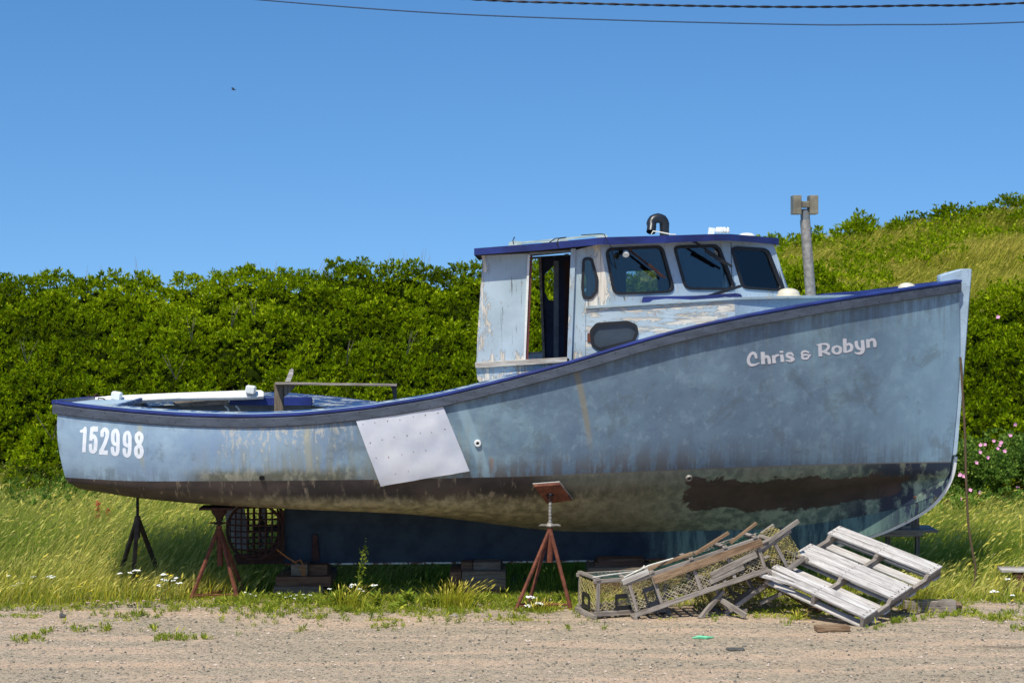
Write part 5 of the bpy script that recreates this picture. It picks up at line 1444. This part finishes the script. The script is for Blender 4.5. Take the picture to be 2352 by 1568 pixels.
def shrub_bank(name, label, x0, x1, y0f, y1, seed, mound_d, mr, mh, dens_, leafsz, per, step=.07, edge=None):
    rng = np.random.default_rng(seed)
    area = (x1-x0)*(y1-y0f); mounds = []
    for _ in range(int(area*mound_d)):
        x, y = rng.uniform(x0, x1), rng.uniform(y0f, y1)
        if edge is not None and not edge(x, y): continue
        r = rng.uniform(*mr); e0 = 1.0 if y > y0f+.6 else .6
        mounds.append((x, y, r, rng.uniform(*mh)*e0, 0))
    clumps = [(rng.uniform(x0, x1), rng.uniform(y0f-.4, y1), r, r*rng.uniform(.7, 1.25), 0) for r in rng.uniform(.11, .26, int(area*12))]
    xs, ys, XX, YY, T, H = canopy_field(x0-1, x1+1, y0f-1.2, y1+1, step, mounds, clumps, None)
    Z = T+H; gx = np.gradient(Z, step, axis=0); gy = np.gradient(Z, step, axis=1)
    gx = np.clip(gx, -5, 5); gy = np.clip(gy, -5, 5)
    A = np.sqrt(1+gx**2+gy**2)*(H > .12)
    if y1 > 18 or True: A = A*np.where(YY > y1+.2, 0, 1)
    p = (A/A.sum()).ravel(); N = int(A.sum()*step*step*dens_)
    idx = rng.choice(A.size, N, p=p); ii, jj = np.unravel_index(idx, A.shape)
    px = xs[ii]+rng.uniform(0, step, N); py = ys[jj]+rng.uniform(0, step, N)
    nr = unit(np.stack([-gx[ii, jj], -gy[ii, jj], np.ones(N)], -1)); nr = unit(nr+np.array([0, 0, .55]))
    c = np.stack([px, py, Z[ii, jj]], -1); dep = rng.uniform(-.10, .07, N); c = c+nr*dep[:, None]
    tint = .42+.5*(fbm(px*.5, py*.9, seed+5, 2)-.5)+.35*(fbm(px*2.2, py*2.2, seed+8, 2)-.5)+dep*1.0+.9*(canopy_field.C[ii, jj]-.14)  # clump shading put into the leaf tint: tops lighter, deeper leaves and gaps darker
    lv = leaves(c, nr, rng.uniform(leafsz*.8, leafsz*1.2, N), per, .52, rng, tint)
    # twiggy undersurface just beneath the leaves
    st = 2; Xc, Yc, Zc = XX[::st, ::st], YY[::st, ::st], (T+np.maximum(H-.30, -.08))[::st, ::st]; nx, ny = Xc.shape
    u = np.stack([Xc, Yc, Zc], -1).reshape(-1, 3); k = np.arange(nx*ny).reshape(nx, ny)
    uf = np.stack([k[:-1, :-1], k[1:, :-1], k[1:, 1:], k[:-1, 1:]], -1).reshape(-1, 4)
    hh = (H[::st, ::st] > .05); keep = (hh[:-1, :-1]|hh[1:, :-1]|hh[1:, 1:]|hh[:-1, 1:]).ravel(); uf = uf[keep]
    v, f, t = cat([lv, (u, uf, np.zeros(len(u)))])
    mi = np.concatenate([np.zeros(len(lv[1])), np.ones(len(uf))])
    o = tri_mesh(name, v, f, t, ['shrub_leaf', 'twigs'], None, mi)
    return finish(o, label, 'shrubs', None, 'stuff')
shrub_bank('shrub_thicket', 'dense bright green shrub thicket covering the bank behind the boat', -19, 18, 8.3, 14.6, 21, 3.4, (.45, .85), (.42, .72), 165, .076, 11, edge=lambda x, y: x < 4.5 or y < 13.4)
# scrub on the slope at the upper right
def slope_edge(x, y):
    return (y > 24.8 + .5*math.sin(x) + (1. if 11 < x < 14 and (x*5) % 2 < 1 else 0)) or (y > 21.5 and x > 12.4 and (x*7.3+y*3.1) % 2.3 < .8)
shrub_bank('ridge_shrubs', 'line of shrubs along the top of the grassy hillside at the upper right', 4.5, 22, 20.5, 26.5, 33, 1.7, (.35, .6), (.22, .5), 90, .11, 9, .09, slope_edge)

# sparse shoots along the skyline and bare twigs among the leaves
m = MB()
for i in range(26):
    x = random.uniform(-14, -1); z = tz(x, 14.3)+.75; m.tube([V((x, 14.3, z)), V((x+random.uniform(-.1,.15), 14.3, z+random.uniform(.25,.5)))], [.006,.002], 4)
for i in range(46):
    x, y = random.uniform(-13, 8), random.uniform(8.6, 12.5); z = tz(x, y)+.75
    for k in range(3):
        a = random.uniform(-.35,.35); m.tube([V((x, y-.3, z-.2)), V((x+a*.4, y-.45, z+.05)), V((x+a*.8, y-.5, z+.25))], [.008,.006,.002], 4)
finish(m.build('bare_twigs', 'bare_twig'), 'bare grey twigs showing among the shrubs', 'twigs', None, 'stuff')

# ================================================================ ROSE BUSHES
def rose_bush(cx, cy, r, h, n, seed, label, blooms):
    rng = np.random.default_rng(seed); zb = tz(cx, cy)
    t = thing('rose_bush', label, 'rose bush', (cx, cy, zb), 'wild roses beside the bow')
    sub = [(rng.uniform(-r, r)*.6, rng.uniform(-r, r)*.5, rng.uniform(.3, .8)*h, rng.uniform(.3, .5)*r) for _ in range(9)]
    cs, ns = [], []
    for sx, sy, sz, sr in sub:
        k = n//9; d = unit(rng.normal(0, 1, (k, 3))); d[:, 2] = np.abs(d[:, 2])*1.1-.25; d = unit(d)
        cs.append(np.array([cx+sx, cy+sy, zb+sz])+d*sr*rng.uniform(.75, 1.1, (k, 1))); ns.append(unit(d+np.array([0,0,.5])))
    c = np.concatenate(cs); nn = np.concatenate(ns)
    v, f, tt = leaves(c, nn, np.full(len(c), .065), 9, .7, rng, np.clip(rng.normal(.45, .2, len(c)), 0, 1))
    tri_mesh('foliage', v, f, tt, 'rose_leaf', t)
    m = MB()
    for i in range(14):
        a = rng.uniform(0, 6.28); m.tube([V((cx+.05*math.cos(a), cy+.05*math.sin(a), zb-.02)), V((cx+r*.3*math.cos(a), cy+r*.3*math.sin(a), zb+h*.4)), V((cx+r*.55*math.cos(a), cy+r*.5*math.sin(a), zb+h*.8))], [.012,.009,.004], 5)
    m.build('stems', 'twigs', t)
    for px, py in blooms:
        Yb = cy-r*.75
        p = W(px, py, Yb); m = MB(); ax = V((random.uniform(-.4,.4), -1, random.uniform(.1,.7))).normalized(); u = ax.orthogonal().normalized(); w = ax.cross(u)
        for k in range(5):
            a = 2*math.pi*k/5; q = u*math.cos(a)+w*math.sin(a); s_ = q.cross(ax); R_ = random.uniform(.024,.036)
            m.add([p, p+q*R_*.6+s_*R_*.5+ax*.008, p+q*R_*1.1+ax*.015, p+q*R_*.6-s_*R_*.5+ax*.008], [(0,1,2,3)])
        m.build('blossom', 'petal_pink', t)
    return t
rose_bush(7.1, 7.7, 1.0, 1.35, 1500, 5, 'wild rose bush with a cluster of pink blossoms just right of the bow rope', [(2243,1062),(2252,1022),(2262,1020),(2250,1038),(2283,1012),(2291,1030),(2300,1016),(2308,1036),(2268,1050),(2205,1090),(2214,1093),(2320,1000),(2296,1022)])
rose_bush(8.6, 8.2, .95, 1.4, 1300, 6, 'wild rose bush with scattered pale blossoms, farthest right', [(2332,975),(2292,728),(2318,684),(2345,1010),(2301,1100),(2342,1085)][:2]+[(2338,1120),(2320,1090)])
rose_bush(5.9, 7.2, .7, .85, 800, 7, 'low wild rose bush directly behind the stem of the boat', [(2228,1125),(2250,1130),(2205,1145)])

# ================================================================ GRASSES
def grass(name, label, kind_mat, n, x0, x1, ys, hfun, wid, lean, seed, tintf, seedf=.1, keep=None, droop=.5):
    rng = np.random.default_rng(seed); X = rng.uniform(x0, x1, n); Y = rng.uniform(ys[0], ys[1], n)
    if keep is not None:
        m = keep(X, Y, rng); X, Y = X[m], Y[m]
    n = len(X); h = hfun(X, Y)*rng.uniform(.55, 1.2, n)
    ln = np.stack([lean[0]+rng.normal(0, .22, n)+.3*(fbm(X*.8, Y*.8, seed+1, 2)-.5), lean[1]+rng.normal(0, .15, n)], -1)
    t = np.clip(tintf(X, Y)+rng.normal(0, .16, n), 0, 1)
    base = np.stack([X, Y, terrain(X, Y)-.01], -1)
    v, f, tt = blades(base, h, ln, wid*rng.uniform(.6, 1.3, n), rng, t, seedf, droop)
    return finish(tri_mesh(name, v, f, tt, kind_mat), label, 'grass', None, 'stuff')
def edgeline(X): # where the meadow meets the gravel
    e = np.interp(X, [-16,-6,-4.4,-3.5,-2.2,-.5,.6,2.0,3.6,5.0,18], [.35,.15,.30,.95,1.6,2.6,2.8,2.4,1.6,.5,.1]); return e+.5*(fbm(X*1.3, X*0, 4, 3)-.5)
def tall_h(X, Y):
    e = Y-edgeline(X); left = np.interp(X, [-16,-3,0,4.8,6.5,18], [.78,.80,.62,.55,.72,.80])
    side = np.interp(X, [-6,-4.5,-3], [1,1,1])
    r_ = np.clip(e/np.interp(X, [-6,-2,2,6], [2.2,1.4,1.2,2.6]), 0, 1)
    return (.16+(left-.16)*r_)*(1+.35*(fbm(X*.6, Y*.6, 2, 2)-.5))*np.where(Y > 7.2, .85, 1)
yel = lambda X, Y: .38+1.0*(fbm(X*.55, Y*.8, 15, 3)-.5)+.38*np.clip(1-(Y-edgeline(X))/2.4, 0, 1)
grass('tall_grass', 'tall pale green grass combed over by the wind behind the boat', 'grass_leaf', 135000, -15, 16, (.0, 8.8), tall_h, .0105, (.42, -.03), 41, yel, .22, lambda X, Y, r: (Y > edgeline(X)+.2*r.random(len(X))))
grass('pale_stalks', 'long pale seeding stalks leaning above the green grass', 'dry_grass_leaf', 5200, -15, 16, (1.6, 8.6), lambda X, Y: tall_h(X, Y)*1.25, .015, (.5, -.02), 45, lambda X, Y: .8+0*X, .8, lambda X, Y, r: (Y > edgeline(X)+.6) & (fbm(X*.9, Y*.9, 57, 2) > .42), .9)
grass('near_grass', 'short yellow-green grass along the edge of the gravel', 'dry_grass_leaf', 30000, -15, 16, (-.4, 2.4), lambda X, Y: (.07+.13*np.clip((Y-edgeline(X)+.9)/1.2, 0, 1))*np.where(X < -3.4, 1.6, 1), .0075, (.25, -.05), 43, lambda X, Y: .50+.5*(fbm(X*1.2, Y*1.2, 25, 3)-.5), .1,
      lambda X, Y, r: (Y > np.minimum(edgeline(X), 1.0)-.35+.5*r.random(len(X))) & (r.random(len(X)) < np.clip(.15+2.0*(fbm(X*1.6, Y*2.2, 28, 3)-.42), .04, 1)+np.where(X < -3.4, .8, 0)))
grass('shaded_undergrowth', 'dark green weeds growing under the keel', 'weed_leaf', 16000, -3.6, 5.2, (1.3, 3.4), lambda X, Y: .16+.20*fbm(X*2, Y*2, 31, 2), .011, (.1, 0), 47, lambda X, Y: .3+.3*(fbm(X, Y, 33, 2)-.5), .03, lambda X, Y, r: r.random(len(X)) < np.clip(fbm(X*1.5, Y*1.5, 35, 2)*2-.5, 0, 1))
grass('hillside_grass', 'fine golden green grass on the open hillside at the upper right', 'hill_leaf', 90000, 3.0, 22, (14.2, 27), lambda X, Y: .36+.2*(fbm(X*.5, Y*.5, 36, 2)), .016, (.45, 0), 53, lambda X, Y: .40+.75*(fbm(X*.25, Y*.35+.1*X, 55, 3)-.45), .1)
# low broad-leaved hillside growth for mottling
def leafy_cover():
    rng = np.random.default_rng(77); n = 9000; X = rng.uniform(4, 22, n); Y = rng.uniform(14.5, 26, n)
    m = fbm(X*.55, Y*.55, 71, 3)+np.clip((17-Y)*.05,0,.12) > .50; X, Y = X[m], Y[m]; n = len(X)
    c = np.stack([X, Y, terrain(X, Y)+rng.uniform(.15, .5, n)], -1)
    v, f, t = leaves(c, unit(np.array([[0, -.4, 1.]])+rng.normal(0, .2, (n, 3))), np.full(n, .10), 8, .7, rng, .55+.3*(fbm(X, Y, 73, 2)-.5))
    finish(tri_mesh('hillside_herbs', v, f, t, 'shrub_leaf'), 'leafy low plants scattered over the grassy hillside', 'herbs', None, 'stuff')
leafy_cover()
# broad-leaved plants mingled in the meadow behind the bow and at the foot of the bank
def foot_herbs():
    rng = np.random.default_rng(78); n = 6500; X = rng.uniform(-15, 16, n); Y = rng.uniform(5.6, 9.0, n)
    w = fbm(X*.7, Y*.7, 81, 2) + np.where(X > 4.5, .12, -.06)+ (Y-7.4)*.07; m = w > .5; X, Y = X[m], Y[m]; n = len(X)
    c = np.stack([X, Y, terrain(X, Y)+rng.uniform(.1, .75, n)], -1)
    v, f, t = leaves(c, unit(np.array([[0, -.4, 1.]])+rng.normal(0, .3, (n, 3))), np.full(n, .075), 9, .75, rng, .5+.4*(fbm(X, Y, 83, 2)-.5))
    finish(tri_mesh('meadow_herbs', v, f, t, 'rose_leaf'), 'leafy green plants at the foot of the shrub bank', 'herbs', None, 'stuff')
foot_herbs()
# weeds dotted over the gravel edge
def gravel_weeds():
    rng = np.random.default_rng(61); parts = []
    spots = []
    for px, py, w, n in [(70,1470,26,26),(100,1455,20,14),(40,1474,16,8),(235,1445,20,16),(175,1449,20,12),(380,1468,32,32),(440,1467,20,16),(475,1466,12,8),(350,1445,14,10),(295,1418,20,20),(245,1449,10,8),(395,1403,14,18),(335,1412,14,12),(365,1418,8,8),
                         (880,1440,30,12),(905,1438,16,10),(690,1448,12,8),(560,1408,20,14),(640,1410,30,18),(730,1420,40,22),(800,1405,30,26),(870,1402,30,30),(960,1402,26,22),(1040,1428,18,12),(1080,1408,26,14),(1190,1420,20,18),(1240,1405,24,22),(1300,1448,6,4),
                         (1640,1424,6,5),(1810,1432,8,6),(1830,1418,12,14),(2010,1441,12,10),(2060,1432,20,18),(2100,1424,22,20),(2160,1418,24,22),(2220,1410,26,26),(2290,1425,22,18),(2340,1445,20,18),(2330,1410,20,18),(620,1398,20,20),(1020,1395,20,16),(10,1400,20,16),(90,1402,30,20),(1385,1447,5,4)]:
        for _ in range(int(n*.6)):
            x = rng.normal(px, w*.8); y = rng.normal(py, 3.0); g = G(x, min(max(y, 1380), 1560)); spots.append((g.x, g.y))
    for q_ in range(2200):
        x = rng.uniform(-12, 12) if q_ % 2 else rng.uniform(-3.5, 1.5); y = .9-abs(rng.normal(0, .6)); spots.append((x, y))
    spots = np.array(spots); n = len(spots)
    c = np.stack([spots[:, 0], spots[:, 1], terrain(spots[:, 0], spots[:, 1])+.012], -1)
    v1 = leaves(c, unit(np.array([[0, 0, 1.]])+rng.normal(0, .15, (n, 3))), rng.uniform(.022, .055, n), 9, .75, rng, np.clip(rng.normal(.45, .2, n), 0, 1), .3)
    b = np.repeat(c, 5, 0)+rng.normal(0, .022, (n*5, 3))*np.array([1, 1, 0]); b[:, 2] -= .012
    v2 = blades(b, rng.uniform(.03, .10, n*5), rng.normal(0, .35, (n*5, 2)), np.full(n*5, .007), rng, np.clip(rng.normal(.5, .2, n*5), 0, 1), .02)
    v, f, t = cat([v1, v2]); finish(tri_mesh('gravel_weeds', v, f, t, 'weed_leaf'), 'small green weeds dotted over the gravel', 'weeds', None, 'stuff')
gravel_weeds()
def moss_film():
    rng = np.random.default_rng(64); n = 60000; X = rng.uniform(-13, 13, n); Y = rng.uniform(-.7, 2.2, n)
    w = fbm(X*1.4, Y*2.6, 91, 3)+np.clip((Y+.25)*.22, -.16, .26); m = w > .55; X, Y = X[m], Y[m]; n = len(X)
    c = np.stack([X, Y, terrain(X, Y)+.004], -1)
    v, f, t = leaves(c, unit(np.array([[0, 0, 1.]])+rng.normal(0, .2, (n, 3))), np.full(n, .022), 5, .9, rng, .75+.4*(fbm(X*2, Y*2, 93, 2)-.5), .5)
    finish(tri_mesh('ground_moss', v, f, t, 'weed_leaf'), 'thin yellow-green growth at the edge of the gravel', 'moss', None, 'stuff')
moss_film()
# loose stones on the lot
def loose_gravel():
    rng = np.random.default_rng(66); n = 24000; X = rng.uniform(-11, 11, n); Y = rng.uniform(-5.5, 1.4, n)
    rr_ = .005+.016*rng.random(n)**3; base = np.stack([X, Y, terrain(X, Y)+rr_*.3], -1)
    oct_ = np.array([[1,0,0],[0,1,0],[-1,0,0],[0,-1,0],[0,0,.7],[0,0,-.5]])
    P = oct_[None]*rng.uniform(.6, 1.4, (n, 6, 1)); a = rng.uniform(0, 6.28, n); ca, sa = np.cos(a), np.sin(a)
    Q = np.stack([P[..., 0]*ca[:, None]-P[..., 1]*sa[:, None], P[..., 0]*sa[:, None]+P[..., 1]*ca[:, None], P[..., 2]], -1)*rr_[:, None, None]+base[:, None]
    # quads with a repeated corner are not allowed: two opposite-pair quads make the closed top
    F = np.array([[0,1,4,3],[1,2,3,4]]); fs = (np.arange(n)[:, None, None]*6+F[None]).reshape(-1, 4)
    t = np.repeat(rng.random(n), 6)
    k = NT('loose_stone'); a_ = k.sep(k.attr('tint'))[0]; c = k.mix(k.step(a_, 0, .5), S(84,84,78), S(168,152,128)); c = k.mix(k.step(a_, .5, 1), c, S(206,186,168)); MAT['loose'] = k.done(k.bsdf(c, .9))
    finish(tri_mesh('gravel_stones', Q.reshape(-1, 3), fs, t, 'loose'), 'loose grey and pinkish stones scattered over the lot', 'gravel', None, 'stuff')
loose_gravel()

# ================================================================ FLOWERS AND SINGLE PLANTS
def flat_flower(px, py, Y, r, mat, name, label, cat_, group, zg=None, n=9):
    """a stalk with a flat head of florets"""
    p = W(px, py, Y); zb = tz(p.x, p.y) if zg is None else zg
    t = thing(name, label, cat_, (p.x, p.y, zb), group)
    m = MB(); b = V((p.x+random.uniform(-.05,.05), p.y+.02, zb)); m.tube([b, (b+p)/2+V((.01,0,0)), p], [.004,.003,.003], 4)
    for k in range(4):
        q = b+(p-b)*random.uniform(.15,.7); a = random.uniform(0,6.28); d = V((math.cos(a), math.sin(a), .5))*.06; s_ = V((-math.sin(a), math.cos(a), 0))*.008
        m.add([q-s_, q+d*.5-s_, q+d, q+d*.5+s_], [(0,1,2,3)])
    m.build('stem', 'plant_stem', t)
    m = MB()
    for k in range(n):
        a = random.uniform(0, 6.28); rr_ = r*math.sqrt(random.random()); c = p+V((math.cos(a)*rr_, math.sin(a)*rr_, random.uniform(-.12,.25)*r)); s_ = r*random.uniform(.28,.42)
        m.lathe(c, [(s_*.5,-.3*s_),(s_,0),(s_*.7,.45*s_),(s_*.1,.6*s_)], 6)
    m.build('flower_head', mat, t)
    return t
YG = 'white yarrow in the grass'
ws = [(375,1320,.042,'under the stern stand on its right, uppermost'),(372,1331,.03,'just below the uppermost right of the stern stand'),(382,1332,.03,'lower right of the stern stand'),(405,1327,.03,'between the two left stands, upper'),(398,1333,.024,'between the two left stands, small'),(411,1339,.04,'between the two left stands, lower'),(361,1345,.036,'alone beneath the stern stand\'s right leg'),(314,1310,.045,'against the middle leg of the stern stand'),(277,1317,.036,'left of the stern stand'),(300,1315,.03,'between the legs of the stern stand'),
      (76,1325,.036,'far left in the meadow'),(118,1324,.05,'second from the left in the meadow'),(48,1340,.05,'low at the far left'),(30,1345,.04,'lowest at the far left edge'),(20,1322,.03,'at the far left edge')]
for i, (x, y, r, w) in enumerate(ws):
    flat_flower(x, y, .45+.1*(i % 3) if x > 250 else 1.0, r, 'petal_white', 'yarrow', 'white flat-topped flower '+w, 'flower', YG)
for x, y, r, w in [(811,1343,.036,'behind the weeds left of the middle blocks, left of a pair'),(805,1347,.028,'small, at the left of the tall mugwort'),(860,1344,.036,'above the weeds, right of the mugwort'),(826,1352,.028,'between the yarrows by the mugwort, lower'),(832,1357,.022,'lowest by the mugwort'),(757,1352,.024,'small, near the stern blocks'),(1213,1391,.04,'at the left foot of the padded stand'),(1217,1371,.04,'between the legs of the padded stand, upper'),(1226,1372,.03,'between the legs of the padded stand, upper right'),(1236,1385,.04,'between the legs of the padded stand, lower'),(1243,1387,.035,'between the legs of the padded stand, lower right')]:
    flat_flower(x, y, .25 if x < 1000 else -.05, r, 'petal_white', 'yarrow', 'white flat-topped flower '+w, 'flower', YG)
for x, y, r, w in [(2283,1358,.05,'in the grass under the bench'),(2315,1330,.03,'beside the bench leg'),(2325,1367,.03,'right of the large white flower by the bench')]:
    flat_flower(x, y, .6, r, 'petal_white', 'yarrow', 'white flat-topped flower '+w, 'flower', YG)
for x, y, w in [(385,1318,'beside the white yarrow right of the stern stand'),(393,1321,'lower of two beside the white yarrow right of the stern stand'),(316,1322,'against the middle leg of the stern stand'),(183,1346,'alone in the grass at the left'),(209,1356,'lower in the grass at the left'),(317,1396,'on the gravel edge at the left'),(2326,1378,'in the weeds at the far right')]:
    flat_flower(x, y, .3, .022, 'petal_yellow', 'buttercup', 'yellow flower '+w, 'flower', 'yellow flowers', n=5)
for x, y in [(668,1368),(682,1366),(697,1364),(700,1372),(712,1366),(640,1362),(655,1371),(575,1363),(585,1368),(563,1360),(690,1376),(676,1374)]:
    flat_flower(x, y, .55, .02, 'petal_white', 'clover', 'small white clover head in the weeds before the stern blocks', 'flower', 'white clover before the stern blocks', n=6)
for x, y in [(203,1383),(225,1379),(255,1384),(270,1380),(292,1385),(300,1388),(308,1384),(318,1389),(165,1388),(330,1379),(362,1376),(236,1388)]:
    flat_flower(x, y, .15, .024, 'petal_clover', 'pink_clover', 'dusty pink clover head at the edge of the grass on the left', 'flower', 'pink clover at the grass edge', n=6)
def leafy_stalk(px, py0, py1, Y, label, mat='weed_leaf', n=60, lean=.1, sz=.06, name='mugwort', cat_='plant'):
    a, b = W(px, py0, Y), W(px+lean*100, py1, Y); a.z = tz(a.x, a.y)-.01; rng = np.random.default_rng(int(px)); t = thing(name, label, cat_, a)
    m = MB(); m.tube([a, (a+b)/2+V((-.02,0,0)), b], [.007,.005,.002], 5); m.build('stem', 'plant_stem', t)
    s_ = rng.random(n)**.8; c = np.array(a)[None]*(1-s_[:, None])+np.array(b)[None]*s_[:, None]+rng.normal(0, .02, (n, 3))
    v, f, tt = leaves(c, unit(rng.normal(0, 1, (n, 3))*np.array([1, 1, .3])+np.array([0, 0, .6])), sz*(1.1-s_*.75), 5, .4, rng, np.clip(rng.normal(.45, .15, n), 0, 1), .35)
    tri_mesh('leaves', v, f, tt, mat, t); return t
leafy_stalk(818, 1378, 1242, .6, 'tall leaning mugwort stalk in front of the keel', n=70, lean=.22)
leafy_stalk(776, 1400, 1352, .3, 'broad-leaved weed left of the mugwort at the gravel edge', n=22, sz=.13, name='dock_plant')
leafy_stalk(855, 1402, 1368, .1, 'pale broad-leaved weed at the gravel edge before the mugwort', n=16, sz=.14, name='dock_plant')
leafy_stalk(930, 1405, 1362, .1, 'bright broad-leaved weed between the mugwort and the middle blocks', n=18, sz=.15, name='dock_plant')
leafy_stalk(985, 1392, 1366, .2, 'small leafy weed just left of the grass tuft', n=12, sz=.12, name='dock_plant')
leafy_stalk(1092, 1392, 1362, .15, 'small upright weed in front of the middle block pile', n=12, sz=.09, name='dock_plant')
def tuft(px, py, Yoff, n, h, label, seedcol=.8, lean=.15, seed=3, spread=.11, name='grass_tuft'):
    g = G(px, py); rng = np.random.default_rng(seed); b = np.stack([g.x+rng.normal(0, spread, n), g.y+rng.normal(0, spread*.7, n), np.full(n, tz(g.x, g.y)-.01)], -1)
    ln = np.stack([lean+(b[:, 0]-g.x)*2.2+rng.normal(0, .2, n), rng.normal(0, .2, n)], -1)
    v, f, t = blades(b, h*rng.uniform(.5, 1.15, n), ln, np.full(n, .0055), rng, np.clip(rng.normal(.3, .2, n), 0, 1), .25)
    o = tri_mesh(name, v, f, t, 'dry_grass_leaf'); return finish(o, label, 'grass tuft')
tuft(1042, 1396, 0, 230, .36, 'feathery brown-topped grass tuft in front of the middle block pile', seed=3)
tuft(2105, 1402, 0, 150, .42, 'seeding grass tuft between the pallet and the squared beam', lean=.35, seed=5)
tuft(810, 1398, 0, 90, .34, 'loose grass tuft around the foot of the mugwort', seed=7)
tuft(1240, 1402, 0, 130, .12, 'low green tuft inside the feet of the padded stand', seed=9, spread=.08)
tuft(1400+440, 1420, 0, 60, .10, 'low green tuft in the shadow under the pallet', seed=11, spread=.08)
for x, y0, y1 in ((225,1205,1150),(250,1200,1170)):
    p = W(x, y1, 5.0); q = V((p.x, p.y, tz(p.x, 5.0)))
    t = thing('dock_spike', 'rust-red dock seed spike in the tall grass, '+('left' if x < 240 else 'right')+' of the two', 'plant', q, 'red dock spikes')
    m = MB(); m.tube([q, p], [.006,.003], 5); m.build('stem', 'plant_stem', t)
    m = MB()
    for k in range(40): c = q+(p-q)*random.uniform(.55,1); m.lathe(c+V((random.uniform(-.03,.03), random.uniform(-.03,.03), 0)), [(.008,0),(.016,.01),(.004,.03)], 5)
    m.build('seed_head', 'dock_seed', t)
# ================================================================ LIGHT, SKY, CAMERA
to_sun = V((-.27, -.58, 1.0)).normalized()
el = math.asin(to_sun.z); az = math.atan2(to_sun.x, to_sun.y)
w = bpy.data.worlds.new('World'); scene.world = w; w.use_nodes = True; nt = w.node_tree; nt.nodes.clear()
sky = nt.nodes.new('ShaderNodeTexSky'); sky.sky_type = 'NISHITA'; sky.sun_disc = False; sky.sun_elevation = el; sky.sun_rotation = az
sky.altitude = 0; sky.air_density = 1.0; sky.dust_density = .25; sky.ozone_density = 3.0
tc = nt.nodes.new('ShaderNodeTexCoord'); mp_ = nt.nodes.new('ShaderNodeMapping'); mp_.inputs['Location'].default_value = (0, 0, .20)
nt.links.new(tc.outputs['Generated'], mp_.inputs[0]); nt.links.new(mp_.outputs[0], sky.inputs[0])
hs = nt.nodes.new('ShaderNodeHueSaturation'); hs.inputs['Saturation'].default_value = 1.26; hs.inputs['Value'].default_value = 1.1
bg = nt.nodes.new('ShaderNodeBackground'); bg.inputs['Strength'].default_value = .15; out = nt.nodes.new('ShaderNodeOutputWorld')
nt.links.new(sky.outputs[0], hs.inputs['Color']); nt.links.new(hs.outputs[0], bg.inputs['Color']); nt.links.new(bg.outputs[0], out.inputs['Surface'])
sl = bpy.data.lights.new('sun', 'SUN'); sl.energy = 4.9; sl.angle = R(.5); sl.color = (1.0, .95, .84)
so = bpy.data.objects.new('sun', sl); COL.objects.link(so); so.location = (0, 0, 30)
so.rotation_euler = (-to_sun).to_track_quat('-Z', 'Y').to_euler()
cam = bpy.data.cameras.new('camera'); co = bpy.data.objects.new('camera', cam); COL.objects.link(co)
co.location = CAM; co.rotation_euler = (R(90), 0, 0)
cam.sensor_width = 36; cam.sensor_fit = 'HORIZONTAL'; cam.lens = 36*F/2352; cam.shift_y = -(784-HY)/2352; cam.clip_end = 5000; cam.clip_start = .1
cam.dof.use_dof = True; cam.dof.focus_distance = 20.3; cam.dof.aperture_fstop = 4.0
scene.camera = co
scene.view_settings.view_transform = 'Standard'; scene.view_settings.look = 'None'; scene.view_settings.gamma = 1; scene.view_settings.exposure = 0
scene.cycles.max_bounces = 6; scene.cycles.transparent_max_bounces = 12; scene.cycles.use_denoising = True
scene.render.film_transparent = False
